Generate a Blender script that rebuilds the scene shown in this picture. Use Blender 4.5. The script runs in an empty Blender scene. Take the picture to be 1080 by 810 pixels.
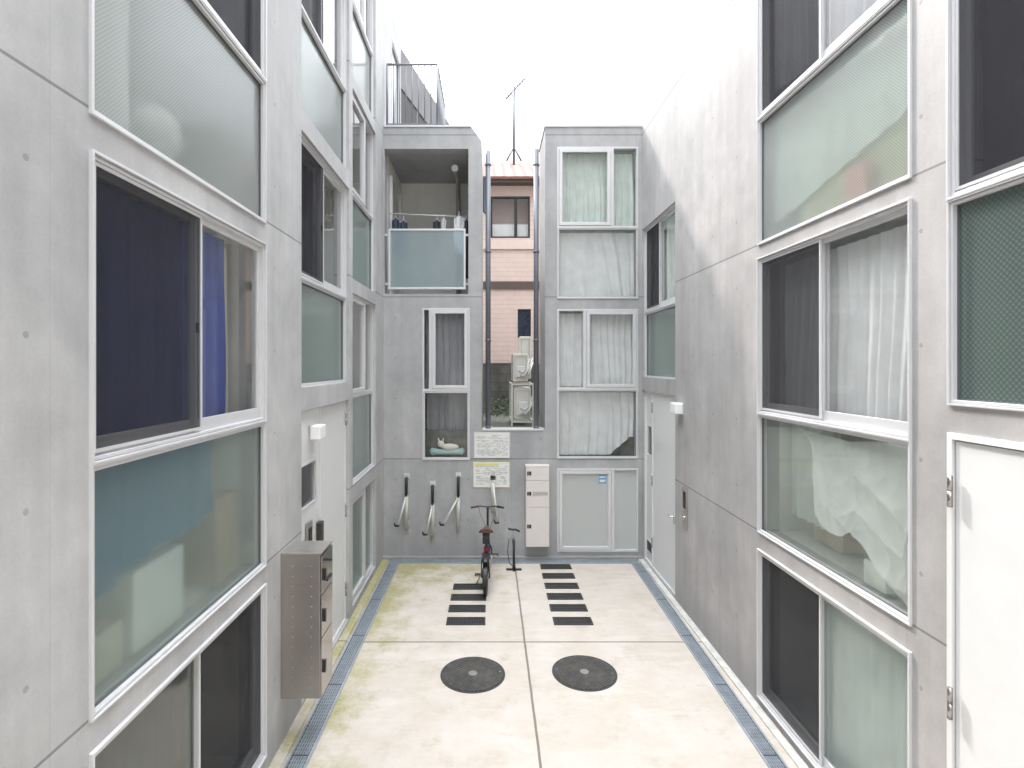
import bpy, math, random
from mathutils import Vector, Matrix
random.seed(7)
R = math.radians
S = bpy.context.scene
COL = S.collection

# ---------------------------------------------------------------- camera
F = 582.0                      # focal length in pixels of a 1080 wide frame
cam = bpy.data.cameras.new('camera'); co = bpy.data.objects.new('camera', cam); COL.objects.link(co)
co.location = (0, 0, 3.2); co.rotation_euler = (R(90), 0, 0)
cam.sensor_width = 36; cam.lens = 36*F/1080
cam.shift_x = 24/1080; cam.shift_y = -20/1080
cam.clip_start = .05; cam.clip_end = 3000
S.camera = co
# ---------------------------------------------------------------- light
W = bpy.data.worlds.new('World'); S.world = W; W.use_nodes = True
wn = W.node_tree.nodes; wl = W.node_tree.links; wn.clear()
sky = wn.new('ShaderNodeTexSky'); sky.sky_type = 'NISHITA'; sky.sun_disc = False
SUN = Vector((-.42, 1, 1.03))
sky.sun_elevation = math.atan2(SUN.z, math.hypot(SUN.x, SUN.y)); sky.sun_rotation = math.atan2(SUN.x, SUN.y)
sky.air_density = 1.0; sky.dust_density = 4.0; sky.ozone_density = 1.0
hs = wn.new('ShaderNodeHueSaturation'); hs.inputs['Saturation'].default_value = .22
# thin bright overcast veil over the sky
tc = wn.new('ShaderNodeTexCoord'); cn = wn.new('ShaderNodeTexNoise'); cn.inputs['Scale'].default_value = 3.2; cn.inputs['Detail'].default_value = 6
mp = wn.new('ShaderNodeMapping'); mp.inputs['Scale'].default_value = (1, 1, 2.2)
rp = wn.new('ShaderNodeMapRange'); rp.inputs[1].default_value = .35; rp.inputs[2].default_value = .7; rp.inputs[3].default_value = .78; rp.inputs[4].default_value = 1.2
mul = wn.new('ShaderNodeVectorMath'); mul.operation = 'SCALE'
bg = wn.new('ShaderNodeBackground'); bg.inputs['Strength'].default_value = .15
wo = wn.new('ShaderNodeOutputWorld')
wl.new(tc.outputs['Generated'], mp.inputs[0]); wl.new(mp.outputs[0], cn.inputs['Vector']); wl.new(cn.outputs['Fac'], rp.inputs[0])
wl.new(sky.outputs[0], hs.inputs['Color']); wl.new(hs.outputs[0], mul.inputs[0]); wl.new(rp.outputs[0], mul.inputs['Scale'])
vm = wn.new('ShaderNodeMix'); vm.data_type = 'RGBA'; vm.inputs[0].default_value = .75; vm.inputs[7].default_value = (4.95, 5.2, 5.5, 1)
wl.new(mul.outputs[0], vm.inputs[6]); # overcast sky: the zenith is brighter than the horizon
sx = wn.new('ShaderNodeSeparateXYZ'); wl.new(tc.outputs['Generated'], sx.inputs[0])
zcl = wn.new('ShaderNodeMath'); zcl.operation = 'MAXIMUM'; zcl.inputs[1].default_value = 0; wl.new(sx.outputs[2], zcl.inputs[0])
zpw = wn.new('ShaderNodeMath'); zpw.operation = 'POWER'; zpw.inputs[1].default_value = 2.4; wl.new(zcl.outputs[0], zpw.inputs[0])
zr_ = wn.new('ShaderNodeMath'); zr_.operation = 'MULTIPLY_ADD'; zr_.inputs[1].default_value = 2.4; zr_.inputs[2].default_value = .13; wl.new(zpw.outputs[0], zr_.inputs[0])
zc = wn.new('ShaderNodeMath'); zc.operation = 'MULTIPLY'; wl.new(zr_.outputs[0], zc.inputs[0]); wl.new(rp.outputs[0], zc.inputs[1])
zm = wn.new('ShaderNodeVectorMath'); zm.operation = 'SCALE'; wl.new(vm.outputs[2], zm.inputs[0]); wl.new(zc.outputs[0], zm.inputs['Scale'])
wl.new(zm.outputs[0], bg.inputs['Color']); wl.new(bg.outputs[0], wo.inputs[0])
sl = bpy.data.lights.new('sun', 'SUN'); sl.energy = .6; sl.angle = R(4); sl.color = (1, .93, .86)
so = bpy.data.objects.new('sun', sl); COL.objects.link(so); so.location = (0, 0, 20)
so.rotation_euler = (-SUN).to_track_quat('-Z', 'Y').to_euler()
S.view_settings.view_transform = 'Standard'; S.view_settings.look = 'None'; S.view_settings.gamma = 1
S.view_settings.exposure = 2.68
S.render.engine = 'CYCLES'
S.cycles.max_bounces = 10; S.cycles.diffuse_bounces = 5; S.cycles.transparent_max_bounces = 16

# ---------------------------------------------------------------- materials
def srgb(c): return tuple((v/12.92 if v <= .04045 else ((v+.055)/1.055)**2.4) for v in [x/255 for x in c])+(1,)
class NT:
    def __init__(s, name):
        s.m = bpy.data.materials.new(name); s.m.use_nodes = True
        s.n = s.m.node_tree.nodes; s.l = s.m.node_tree.links
        s.p = s.n['Principled BSDF']; s.out = s.n['Material Output']
    def node(s, t, **kw):
        o = s.n.new(t)
        for k, v in kw.items():
            if k.startswith('i_'):
                k2 = k[2:]; k2 = int(k2) if k2.isdigit() else k2
                if hasattr(v, 'is_output') : s.l.new(v, o.inputs[k2])
                else: o.inputs[k2].default_value = v
            else: setattr(o, k, v)
        return o
    def math(s, op, a, b=0.0, c=None):
        o = s.node('ShaderNodeMath', operation=op)
        for i, v in enumerate((a, b) if c is None else (a, b, c)):
            if hasattr(v, 'is_output'): s.l.new(v, o.inputs[i])
            else: o.inputs[i].default_value = v
        return o.outputs[0]
    def noise(s, vec, scale, detail=4, rough=.55):
        o = s.node('ShaderNodeTexNoise'); s.l.new(vec, o.inputs['Vector'])
        o.inputs['Scale'].default_value = scale; o.inputs['Detail'].default_value = detail; o.inputs['Roughness'].default_value = rough
        return o.outputs['Fac']
    def rng(s, v, a, b, c, d):
        o = s.node('ShaderNodeMapRange'); s.l.new(v, o.inputs[0])
        for i, q in enumerate((a, b, c, d)): o.inputs[i+1].default_value = q
        return o.outputs[0]
    def mix(s, f, a, b, blend='MIX'):
        o = s.node('ShaderNodeMix', data_type='RGBA', blend_type=blend)
        for k, v in ((0, f), (6, a), (7, b)):
            if hasattr(v, 'is_output'): s.l.new(v, o.inputs[k])
            else: o.inputs[k].default_value = v
        return o.outputs[2]
    def bump(s, h, strength=.3, dist=.01):
        o = s.node('ShaderNodeBump'); o.inputs['Strength'].default_value = strength; o.inputs['Distance'].default_value = dist
        s.l.new(h, o.inputs['Height']); s.l.new(o.outputs[0], s.p.inputs['Normal']); return o
    def set(s, col=None, rough=None, metal=None, **kw):
        for k, v in (('Base Color', col), ('Roughness', rough), ('Metallic', metal)):
            if v is None: continue
            if hasattr(v, 'is_output'): s.l.new(v, s.p.inputs[k])
            else: s.p.inputs[k].default_value = v
        return s.m
def vec(*a): return (a[0], a[1], a[2], 1)
def plain(name, col, rough=.5, metal=0, var=.06, scale=6, bump=0):
    t = NT(name); g = t.node('ShaderNodeTexCoord').outputs['Object']
    n = t.noise(g, scale, 5)
    c = t.mix(t.rng(n, .3, .7, 0, 1), vec(*[v*(1-var) for v in col]), vec(*[min(1, v*(1+var)) for v in col]))
    t.set(c, t.rng(n, .3, .7, max(.02, rough-.06), rough+.06), metal)
    if bump: t.bump(t.noise(g, scale*12, 3), bump, .004)
    return t.m

def concrete(name, base, warm, along='xy', joints=True):
    t = NT(name)
    pos = t.node('ShaderNodeNewGeometry').outputs['Position']
    sep = t.node('ShaderNodeSeparateXYZ'); t.l.new(pos, sep.inputs[0])
    u = t.math('ADD', sep.outputs[0], sep.outputs[1]); z = sep.outputs[2]
    big = t.noise(pos, .9, 5, .6); mid = t.noise(pos, 4.5, 6, .65); fine = t.noise(pos, 60, 4, .6)
    st = t.node('ShaderNodeMapping'); st.inputs['Scale'].default_value = (5, 5, .45); t.l.new(pos, st.inputs[0])
    streak = t.noise(st.outputs[0], 1.2, 5, .6)
    # formwork boards: a slight tone step from board to board
    pu = t.math('FLOOR', t.math('DIVIDE', t.math('ADD', u, 20.37), .905)); pz = t.math('FLOOR', t.math('DIVIDE', t.math('ADD', z, 1.04), 2.68))
    cm = t.node('ShaderNodeCombineXYZ'); t.l.new(pu, cm.inputs[0]); t.l.new(pz, cm.inputs[1])
    wnz = t.node('ShaderNodeTexWhiteNoise', noise_dimensions='3D'); t.l.new(cm.outputs[0], wnz.inputs['Vector'])
    v = t.rng(big, .25, .75, .83, 1.13)
    v = t.math('MULTIPLY', v, t.rng(mid, .25, .75, .87, 1.10))
    v = t.math('MULTIPLY', v, t.rng(streak, .3, .75, .90, 1.07))
    v = t.math('MULTIPLY', v, t.rng(fine, .3, .7, .965, 1.035))
    base_g = t.math('MULTIPLY', t.rng(z, 0, .45, .75, 0), t.rng(mid, .3, .65, .3, 1))
    v = t.math('MULTIPLY', v, t.math('SUBTRACT', 1, t.math('MULTIPLY', base_g, .3)))
    if joints: v = t.math('MULTIPLY', v, t.rng(wnz.outputs['Value'], 0, 1, .965, 1.035))
    h = t.math('MULTIPLY', fine, .12)
    if joints:
        fz = t.math('FRACT', t.math('DIVIDE', t.math('ADD', z, 1.04), 2.68))
        jz = t.math('LESS_THAN', fz, .0052)
        fu = t.math('FRACT', t.math('DIVIDE', t.math('ADD', u, 20.37), .905))
        ju = t.math('LESS_THAN', fu, .0065)
        # tie holes
        hu = t.math('SUBTRACT', t.math('FRACT', t.math('DIVIDE', t.math('ADD', u, 20.48), .6033)), .5)
        hz = t.math('SUBTRACT', t.math('FRACT', t.math('DIVIDE', t.math('ADD', z, 1.04), .67)), .5)
        d = t.math('SQRT', t.math('ADD', t.math('POWER', t.math('MULTIPLY', hu, .6033), 2), t.math('POWER', t.math('MULTIPLY', hz, .67), 2)))
        hole = t.math('LESS_THAN', d, .014)
        ring = t.math('LESS_THAN', d, .022)
        v = t.math('MULTIPLY', v, t.math('SUBTRACT', 1, t.math('MULTIPLY', jz, .5)))
        v = t.math('MULTIPLY', v, t.math('SUBTRACT', 1, t.math('MULTIPLY', ju, .10)))
        v = t.math('MULTIPLY', v, t.math('SUBTRACT', 1, t.math('MULTIPLY', hole, .28)))
        h = t.math('SUBTRACT', h, t.math('ADD', t.math('MULTIPLY', jz, 2), t.math('MULTIPLY', ring, 1.6)))
        h = t.math('SUBTRACT', h, t.math('MULTIPLY', ju, .5))
    c = t.mix(t.rng(big, .3, .7, 0, 1), vec(*base), vec(*warm))
    cc = t.node('ShaderNodeVectorMath', operation='SCALE'); t.l.new(c, cc.inputs[0]); t.l.new(v, cc.inputs['Scale'])
    t.bump(h, .35, .006)
    return t.set(cc.outputs[0], t.rng(mid, .3, .7, .55, .8))

M = {}
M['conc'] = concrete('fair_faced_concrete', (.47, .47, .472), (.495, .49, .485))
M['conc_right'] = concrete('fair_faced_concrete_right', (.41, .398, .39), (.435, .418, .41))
M['conc_rear'] = concrete('fair_faced_concrete_rear', (.41, .412, .415), (.435, .432, .428))
M['conc_plain'] = concrete('cast_concrete', (.36, .36, .36), (.40, .39, .38), joints=False)
M['kerb'] = plain('kerb_mortar', (.55, .54, .50), .8, var=.16, scale=9, bump=.3)
M['alu'] = plain('white_aluminium', (.68, .675, .68), .36, .25, .02)
M['alu_dark'] = plain('grey_gasket', (.10, .10, .11), .5)
M['steel'] = plain('brushed_steel', (.50, .47, .44), .34, .85, .08, 14)
M['white'] = plain('white_painted_metal', (.70, .70, .69), .35, 0, .02)
M['cream'] = plain('cream_painted_metal', (.74, .69, .65), .4, 0, .02)
M['black'] = plain('black_plastic', (.02, .02, .022), .4)
M['rubber'] = plain('tyre_rubber', (.025, .025, .025), .75)
M['silver'] = plain('galvanised_tube', (.60, .60, .55), .45, .3, .06)
M['chrome'] = plain('polished_metal', (.7, .7, .7), .15, 1, .02)
M['brown'] = plain('brown_leather', (.10, .05, .035), .5)
M['navy'] = plain('dark_blue_paint', (.02, .03, .055), .3)
M['red'] = plain('red_reflector', (.5, .02, .02), .2)
M['orange'] = plain('orange_reflector', (.8, .2, .03), .2)
M['pipe'] = plain('blue_grey_pipe', (.13, .14, .165), .45, .1)
M['iron'] = plain('cast_iron', (.055, .053, .052), .55, .3, .2, 20)
M['rail_metal'] = plain('grey_rail_metal', (.20, .205, .22), .5, .2)
M['mirror_steel'] = plain('mirror_steel', (.42, .385, .36), .18, .9, .04)
M['grate'] = plain('galvanised_grate', (.38, .42, .46), .45, .4, .15, 10)
M['dark'] = plain('shade_black', (.02, .02, .02), .9)  # black for flat sheets that stand in for shaded depth
M['gutter'] = plain('silty_gutter', (.09, .10, .11), .8)
M['room'] = plain('room_plaster', (.66, .66, .62), .9)
M['beige'] = plain('beige_plaster', (.74, .72, .67), .85, 0, .04)
M['ac'] = plain('cream_casing', (.66, .64, .58), .5, 0, .05)
M['paper'] = plain('paper', (.80, .80, .76), .7, 0, .04)
M['yellow'] = plain('yellow_print', (.75, .68, .25), .6)
M['ink'] = plain('grey_print', (.40, .40, .40), .7)
M['sticker'] = plain('blue_print', (.12, .35, .65), .5)
M['brownband'] = plain('brown_trim', (.10, .07, .06), .6)
M['plush'] = plain('cream_plush', (.75, .70, .60), .95, bump=.6)
M['cushion'] = plain('aqua_cushion', (.36, .52, .50), .9)
M['cardboard'] = plain('white_carton', (.72, .76, .72), .8)
M['box_brown'] = plain('brown_carton', (.42, .30, .20), .8)

def cloth(name, col, trans=.3, var=.08):
    t = NT(name); g = t.node('ShaderNodeTexCoord').outputs['Object']
    n = t.noise(g, 5, 5); w = t.noise(g, 180, 2)
    c = t.mix(t.rng(n, .3, .7, 0, 1), vec(*[v*(1-var) for v in col]), vec(*[min(1, v*(1+var)) for v in col]))
    t.set(c, .9); t.bump(w, .12, .002)
    tr = t.node('ShaderNodeBsdfTranslucent'); t.l.new(c, tr.inputs[0])
    mx = t.node('ShaderNodeMixShader'); mx.inputs[0].default_value = trans
    t.l.new(t.p.outputs[0], mx.inputs[1]); t.l.new(tr.outputs[0], mx.inputs[2]); t.l.new(mx.outputs[0], t.out.inputs[0])
    return t.m
M['c_white'] = cloth('white_sheer', (.95, .95, .94))
M['c_green'] = cloth('pale_green_sheer', (.80, .87, .81))
M['c_blue'] = cloth('navy_cloth', (.05, .08, .32), .15)
M['c_teal'] = cloth('blue_cloth', (.03, .16, .31), .2)
M['c_ivory'] = cloth('ivory_cloth', (.72, .68, .55))
M['c_grey'] = cloth('grey_cloth', (.28, .28, .30), .15)
M['c_sage'] = cloth('sage_cloth', (.34, .52, .44))
M['c_dark'] = cloth('charcoal_cloth', (.07, .07, .085), .1)
M['c_denim'] = cloth('denim_cloth', (.07, .09, .14), .05)
M['c_yellow'] = cloth('yellow_green_cloth', (.72, .72, .45), .3)

def rough_glass(name, tint, rough, milky, milk_col, pattern=.012, transl=.5):
    """figured glass: a rough refracting slab that blurs what is behind, with a faint milky share"""
    t = NT(name); g = t.node('ShaderNodeBsdfGlass'); g.inputs['Color'].default_value = vec(*tint); g.inputs['IOR'].default_value = 1.45
    pos = t.node('ShaderNodeNewGeometry').outputs['Position']; sep = t.node('ShaderNodeSeparateXYZ'); t.l.new(pos, sep.inputs[0])
    u = t.math('ADD', sep.outputs[0], sep.outputs[1]); k = math.pi/pattern
    a = t.math('SINE', t.math('MULTIPLY', u, k)); b = t.math('SINE', t.math('MULTIPLY', sep.outputs[2], k))
    pf = t.rng(t.math('MULTIPLY', a, b), -.2, .6, 0, 1)
    g.inputs['Roughness'].default_value = rough
    mc = t.mix(pf, vec(*[v*.8 for v in milk_col]), vec(*[min(1, v*1.1) for v in milk_col]))
    df = t.node('ShaderNodeBsdfDiffuse'); tl = t.node('ShaderNodeBsdfTranslucent'); t.l.new(mc, df.inputs[0]); t.l.new(mc, tl.inputs[0])
    m1 = t.node('ShaderNodeMixShader'); m1.inputs[0].default_value = transl; t.l.new(df.outputs[0], m1.inputs[1]); t.l.new(tl.outputs[0], m1.inputs[2])
    m2 = t.node('ShaderNodeMixShader'); m2.inputs[0].default_value = milky; t.l.new(g.outputs[0], m2.inputs[1]); t.l.new(m1.outputs[0], m2.inputs[2])
    front = t.math('SUBTRACT', 1, t.node('ShaderNodeNewGeometry').outputs['Backfacing']); t.l.new(t.math('MULTIPLY', front, milky), m2.inputs[0])
    t.l.new(m2.outputs[0], t.out.inputs[0]); t.n.remove(t.p); return t.m
def glass(name, tint, clear, milky, milk_col, pattern=0, gloss_rough=.03, ior=1.5):
    """window glass: tinted see-through, a milky share that scatters light, and a fresnel reflection"""
    t = NT(name)
    tr = t.node('ShaderNodeBsdfTransparent'); tr.inputs[0].default_value = vec(*tint)
    df = t.node('ShaderNodeBsdfDiffuse'); tl = t.node('ShaderNodeBsdfTranslucent')
    gl = t.node('ShaderNodeBsdfGlossy'); gl.inputs['Roughness'].default_value = gloss_rough
    pos = t.node('ShaderNodeNewGeometry').outputs['Position']
    mc = vec(*milk_col)
    if pattern:
        sep = t.node('ShaderNodeSeparateXYZ'); t.l.new(pos, sep.inputs[0])
        u = t.math('ADD', sep.outputs[0], sep.outputs[1]); k = math.pi/pattern
        a = t.math('SINE', t.math('MULTIPLY', u, k)); b = t.math('SINE', t.math('MULTIPLY', sep.outputs[2], k))
        pat = t.math('MULTIPLY', a, b); pf = t.rng(pat, -.2, .6, 0, 1)
        mc = t.mix(pf, vec(*[v*.72 for v in milk_col]), vec(*[min(1, v*1.12) for v in milk_col]))
        bp = t.node('ShaderNodeBump'); bp.inputs['Strength'].default_value = .25; bp.inputs['Distance'].default_value = .002
        t.l.new(pf, bp.inputs['Height']); t.l.new(bp.outputs[0], gl.inputs['Normal'])
        t.l.new(mc, df.inputs[0]); t.l.new(mc, tl.inputs[0])
    else:
        df.inputs[0].default_value = mc; tl.inputs[0].default_value = mc
    m1 = t.node('ShaderNodeMixShader'); m1.inputs[0].default_value = .55; t.l.new(df.outputs[0], m1.inputs[1]); t.l.new(tl.outputs[0], m1.inputs[2])
    m2 = t.node('ShaderNodeMixShader'); m2.inputs[0].default_value = milky; t.l.new(tr.outputs[0], m2.inputs[1]); t.l.new(m1.outputs[0], m2.inputs[2])
    fr = t.node('ShaderNodeFresnel'); fr.inputs[0].default_value = ior
    front = t.math('SUBTRACT', 1, t.node('ShaderNodeNewGeometry').outputs['Backfacing'])   # a pane counts once, at the face first met
    t.l.new(t.math('MULTIPLY', front, milky), m2.inputs[0])
    tm = t.mix(front, (1, 1, 1, 1), vec(*tint)); t.l.new(tm, tr.inputs[0])
    m3 = t.node('ShaderNodeMixShader'); t.l.new(t.math('MULTIPLY', t.math('MULTIPLY', fr.outputs[0], 1.6), front), m3.inputs[0])
    t.l.new(m2.outputs[0], m3.inputs[1]); t.l.new(gl.outputs[0], m3.inputs[2]); t.l.new(m3.outputs[0], t.out.inputs[0])
    t.n.remove(t.p)
    return t.m
M['clear'] = glass('clear_glass', (.975, .985, .98), 1, .02, (.6, .7, .68))
M['frost'] = rough_glass('frosted_glass', (.965, .994, .982), .15, .22, (.68, .85, .78), .011)
M['frost_light'] = rough_glass('thin_frosted_glass', (.985, .998, .990), .03, .19, (.80, .90, .82), .011)
M['frost_pale'] = rough_glass('sky_pale_figured_glass', (.98, .996, .99), .12, .34, (.84, .90, .87), .011)  # raised milky share stands in for sky reflected in the upper panes
M['frost_dense'] = rough_glass('milky_glass', (.95, .98, .97), .3, .70, (.80, .82, .79), .012, .06)
M['frost_wired'] = glass('wired_frosted_glass', (.40, .55, .50), 1, .55, (.36, .46, .42), .016, .2)
M['rail_glass'] = glass('balcony_glass', (.7, .85, .9), 1, .62, (.62, .74, .78), 0, .06)
M['bottom_glass'] = glass('grey_green_glass', (.50, .56, .50), 1, .35, (.28, .31, .27), 0, .08)
def screen(name, col, through):
    t = NT(name)
    tr = t.node('ShaderNodeBsdfTransparent'); df = t.node('ShaderNodeBsdfDiffuse'); df.inputs[0].default_value = vec(*col)
    m = t.node('ShaderNodeMixShader'); m.inputs[0].default_value = 1-through
    t.l.new(tr.outputs[0], m.inputs[1]); t.l.new(df.outputs[0], m.inputs[2]); t.l.new(m.outputs[0], t.out.inputs[0]); t.n.remove(t.p)
    return t.m
M['mesh'] = screen('insect_mesh', (.05, .05, .055), .58)

# ---------------------------------------------------------------- mesh helpers
class MB:
    def __init__(s): s.v = []; s.f = []; s.smooth = False
    def box(s, x0, x1, y0, y1, z0, z1):
        if x0 > x1: x0, x1 = x1, x0
        if y0 > y1: y0, y1 = y1, y0
        if z0 > z1: z0, z1 = z1, z0
        b = len(s.v)
        s.v += [(x0, y0, z0), (x1, y0, z0), (x1, y1, z0), (x0, y1, z0), (x0, y0, z1), (x1, y0, z1), (x1, y1, z1), (x0, y1, z1)]
        for q in ((0, 3, 2, 1), (4, 5, 6, 7), (0, 1, 5, 4), (1, 2, 6, 5), (2, 3, 7, 6), (3, 0, 4, 7)): s.f.append(tuple(b+i for i in q))
        return s
    def quad(s, *p):
        b = len(s.v); s.v += [tuple(q) for q in p]; s.f.append(tuple(range(b, b+len(p)))); return s
    def prism(s, pts, axis, a, b):
        """outline pts (two coords) extruded along axis from a to b"""
        def P(p, t): return {0: (t, p[0], p[1]), 1: (p[0], t, p[1]), 2: (p[0], p[1], t)}[axis]
        k = len(s.v); n = len(pts)
        s.v += [P(p, a) for p in pts]+[P(p, b) for p in pts]
        s.f.append(tuple(k+i for i in range(n))); s.f.append(tuple(k+n+i for i in reversed(range(n))))
        for i in range(n): j = (i+1) % n; s.f.append((k+i, k+n+i, k+n+j, k+j))
        return s
    def tube(s, pts, r, n=10, close=False):
        pts = [Vector(p) for p in pts]; rr = r if isinstance(r, (list, tuple)) else [r]*len(pts)
        k = len(s.v); m = len(pts); up = None
        for i, p in enumerate(pts):
            if close: d = pts[(i+1) % m]-pts[i-1]
            else: d = pts[min(i+1, m-1)]-pts[max(i-1, 0)]
            d.normalize()
            if up is None: up = Vector((0, 0, 1)) if abs(d.z) < .9 else Vector((1, 0, 0))
            a = d.cross(up).normalized(); b = a.cross(d).normalized(); up = b
            for j in range(n):
                t = 2*math.pi*j/n; s.v.append(tuple(p+(a*math.cos(t)+b*math.sin(t))*rr[i]))
        for i in range(m if close else m-1):
            for j in range(n):
                i2 = (i+1) % m
                s.f.append((k+i*n+j, k+i*n+(j+1) % n, k+i2*n+(j+1) % n, k+i2*n+j))
        if not close:
            s.f.append(tuple(k+j for j in reversed(range(n)))); s.f.append(tuple(k+(m-1)*n+j for j in range(n)))
        s.smooth = True
        return s
    def disc(s, c, r, h, n=48):
        k = len(s.v)
        for zz in (0, h):
            for j in range(n): t = 2*math.pi*j/n; s.v.append((c[0]+r*math.cos(t), c[1]+r*math.sin(t), c[2]+zz))
        s.f.append(tuple(k+j for j in reversed(range(n)))); s.f.append(tuple(k+n+j for j in range(n)))
        for j in range(n): s.f.append((k+j, k+(j+1) % n, k+n+(j+1) % n, k+n+j))
        return s
    def ball(s, c, rx, ry, rz, nu=16, nv=10, jit=0):
        k = len(s.v)
        for i in range(nv+1):
            ph = math.pi*i/nv
            for j in range(nu):
                t = 2*math.pi*j/nu; q = 1+random.uniform(-jit, jit)
                s.v.append((c[0]+rx*q*math.sin(ph)*math.cos(t), c[1]+ry*q*math.sin(ph)*math.sin(t), c[2]+rz*q*math.cos(ph)))
        for i in range(nv):
            for j in range(nu): s.f.append((k+i*nu+j, k+(i+1)*nu+j, k+(i+1)*nu+(j+1) % nu, k+i*nu+(j+1) % nu))
        s.smooth = True; return s
    def build(s, name, mat, parent=None, loc=None, rz=0, bevel=0, world=False):
        me = bpy.data.meshes.new(name); me.from_pydata(s.v, [], s.f); me.validate(); me.update()
        if s.smooth:
            me.polygons.foreach_set('use_smooth', [len(p.vertices) <= 4 for p in me.polygons])
        me.materials.append(M[mat] if isinstance(mat, str) else mat)
        o = bpy.data.objects.new(name, me); COL.objects.link(o)
        if parent is not None:
            o.parent = parent
            if world: o.matrix_parent_inverse = Matrix.Translation(-parent.location)
        if loc: o.location = loc
        if rz: o.rotation_euler = (0, 0, rz)
        if bevel:
            b = o.modifiers.new('bevel', 'BEVEL'); b.width = bevel; b.segments = 2; b.limit_method = 'ANGLE'
        return o
def empty(name, loc, rz=0):
    o = bpy.data.objects.new(name, None); COL.objects.link(o); o.location = loc; o.rotation_euler = (0, 0, rz); o.empty_display_size = .2
    return o
def tag(o, label=None, cat=None, group=None, kind=None):
    for k, v in (('label', label), ('category', cat), ('group', group), ('kind', kind)):
        if v: o[k] = v
    return o
def copy_tree(o, parent=None):
    c = o.copy(); COL.objects.link(c)
    if parent is not None: c.parent = parent
    for ch in list(o.children): copy_tree(ch, c)
    return c

# rear wall measures: the wall stands at YB; pixel columns and rows of the photograph give metres on it
YB = 9.13; XL = -1.75; XR = 2.53; PX = YB/F
def bx(x): return (x-516)*PX
def bz(y): return 3.2+(385-y)*PX

# ---------------------------------------------------------------- ground
t = NT('court_concrete'); pos = t.node('ShaderNodeNewGeometry').outputs['Position']
sep = t.node('ShaderNodeSeparateXYZ'); t.l.new(pos, sep.inputs[0])
big = t.noise(pos, .8, 6, .65); mid = t.noise(pos, 2.4, 8, .68); fine = t.noise(pos, 45, 4, .6); st = t.noise(pos, 2.1, 8, .75)
c = t.mix(t.rng(big, .3, .7, 0, 1), vec(.53, .475, .42), vec(.60, .55, .50))
c = t.mix(t.rng(mid, .40, .70, 0, .9), c, vec(.50, .425, .345))
c = t.mix(t.rng(st, .53, .68, 0, .5), c, vec(.36, .305, .24))
wv = t.node('ShaderNodeMapping'); wv.inputs['Scale'].default_value = (1, 4, 1); t.l.new(pos, wv.inputs[0])
c = t.mix(t.rng(t.noise(wv.outputs[0], 1.3, 7, .7), .52, .66, 0, .3), c, vec(.68, .64, .59))
c = t.mix(t.rng(fine, .35, .75, 0, .25), c, vec(.46, .42, .36))
# moss: strongest near the left wall and the rear left corner
X, Y = sep.outputs[0], sep.outputs[1]
mx1 = t.rng(X, -1.5, -.75, 1.0, 0)
mx2 = t.math('MULTIPLY', t.rng(X, -1.6, .9, 1.0, 0), t.rng(Y, 7.2, 8.7, 0, 1.0))
mx3 = t.math('MULTIPLY', t.rng(Y, 8.2, 8.9, 0, .45), t.rng(X, .2, .6, 1, .35))
mm = t.math('MAXIMUM', t.math('MULTIPLY', mx1, t.rng(Y, 3.5, 8, .35, .95)), t.math('MAXIMUM', mx2, mx3))
mn = t.math('ADD', t.math('MULTIPLY', t.noise(pos, 2.6, 8, .72), 1.0), t.math('MULTIPLY', mm, .36))
moss = t.rng(mn, .59, .82, 0, .85)
mosscol = t.mix(t.rng(fine, .3, .7, 0, 1), vec(.22, .205, .075), vec(.42, .385, .17))
c = t.mix(moss, c, mosscol)
# cast joints
j1 = t.math('LESS_THAN', t.math('ABSOLUTE', t.math('SUBTRACT', t.math('ADD', X, t.math('MULTIPLY', t.math('SUBTRACT', t.noise(pos, 3, 3), .5), .012)), .41)), .011)
j2 = t.math('LESS_THAN', t.math('ABSOLUTE', t.math('SUBTRACT', Y, 6.377)), .012)
j3 = t.math('LESS_THAN', t.math('ABSOLUTE', t.math('SUBTRACT', Y, 3.1)), .012)
jj = t.math('MAXIMUM', t.math('MAXIMUM', j1, j2), j3)
c = t.mix(t.math('MULTIPLY', jj, .85), c, vec(.13, .115, .09))
t.bump(t.math('SUBTRACT', t.math('ADD', t.math('MULTIPLY', fine, .3), t.math('MULTIPLY', mid, .4)), t.math('MULTIPLY', jj, 2)), .3, .006)
t.set(c, .78); M['court'] = t.m
M['earth'] = plain('town_ground', (.22, .21, .19), .9, 0, .2, .4)
M['raised'] = plain('gravelly_ground', (.13, .135, .11), .95, 0, .35, 9, .6)

g = MB().quad((-900, -900, -.03), (900, -900, -.03), (900, 900, -.03), (-900, 900, -.03)).build('ground', 'earth'); tag(g, kind='structure')
g = MB().box(XL, XR, -6, YB, -.2, 0).build('courtyard_floor', 'court'); tag(g, kind='structure')

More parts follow.
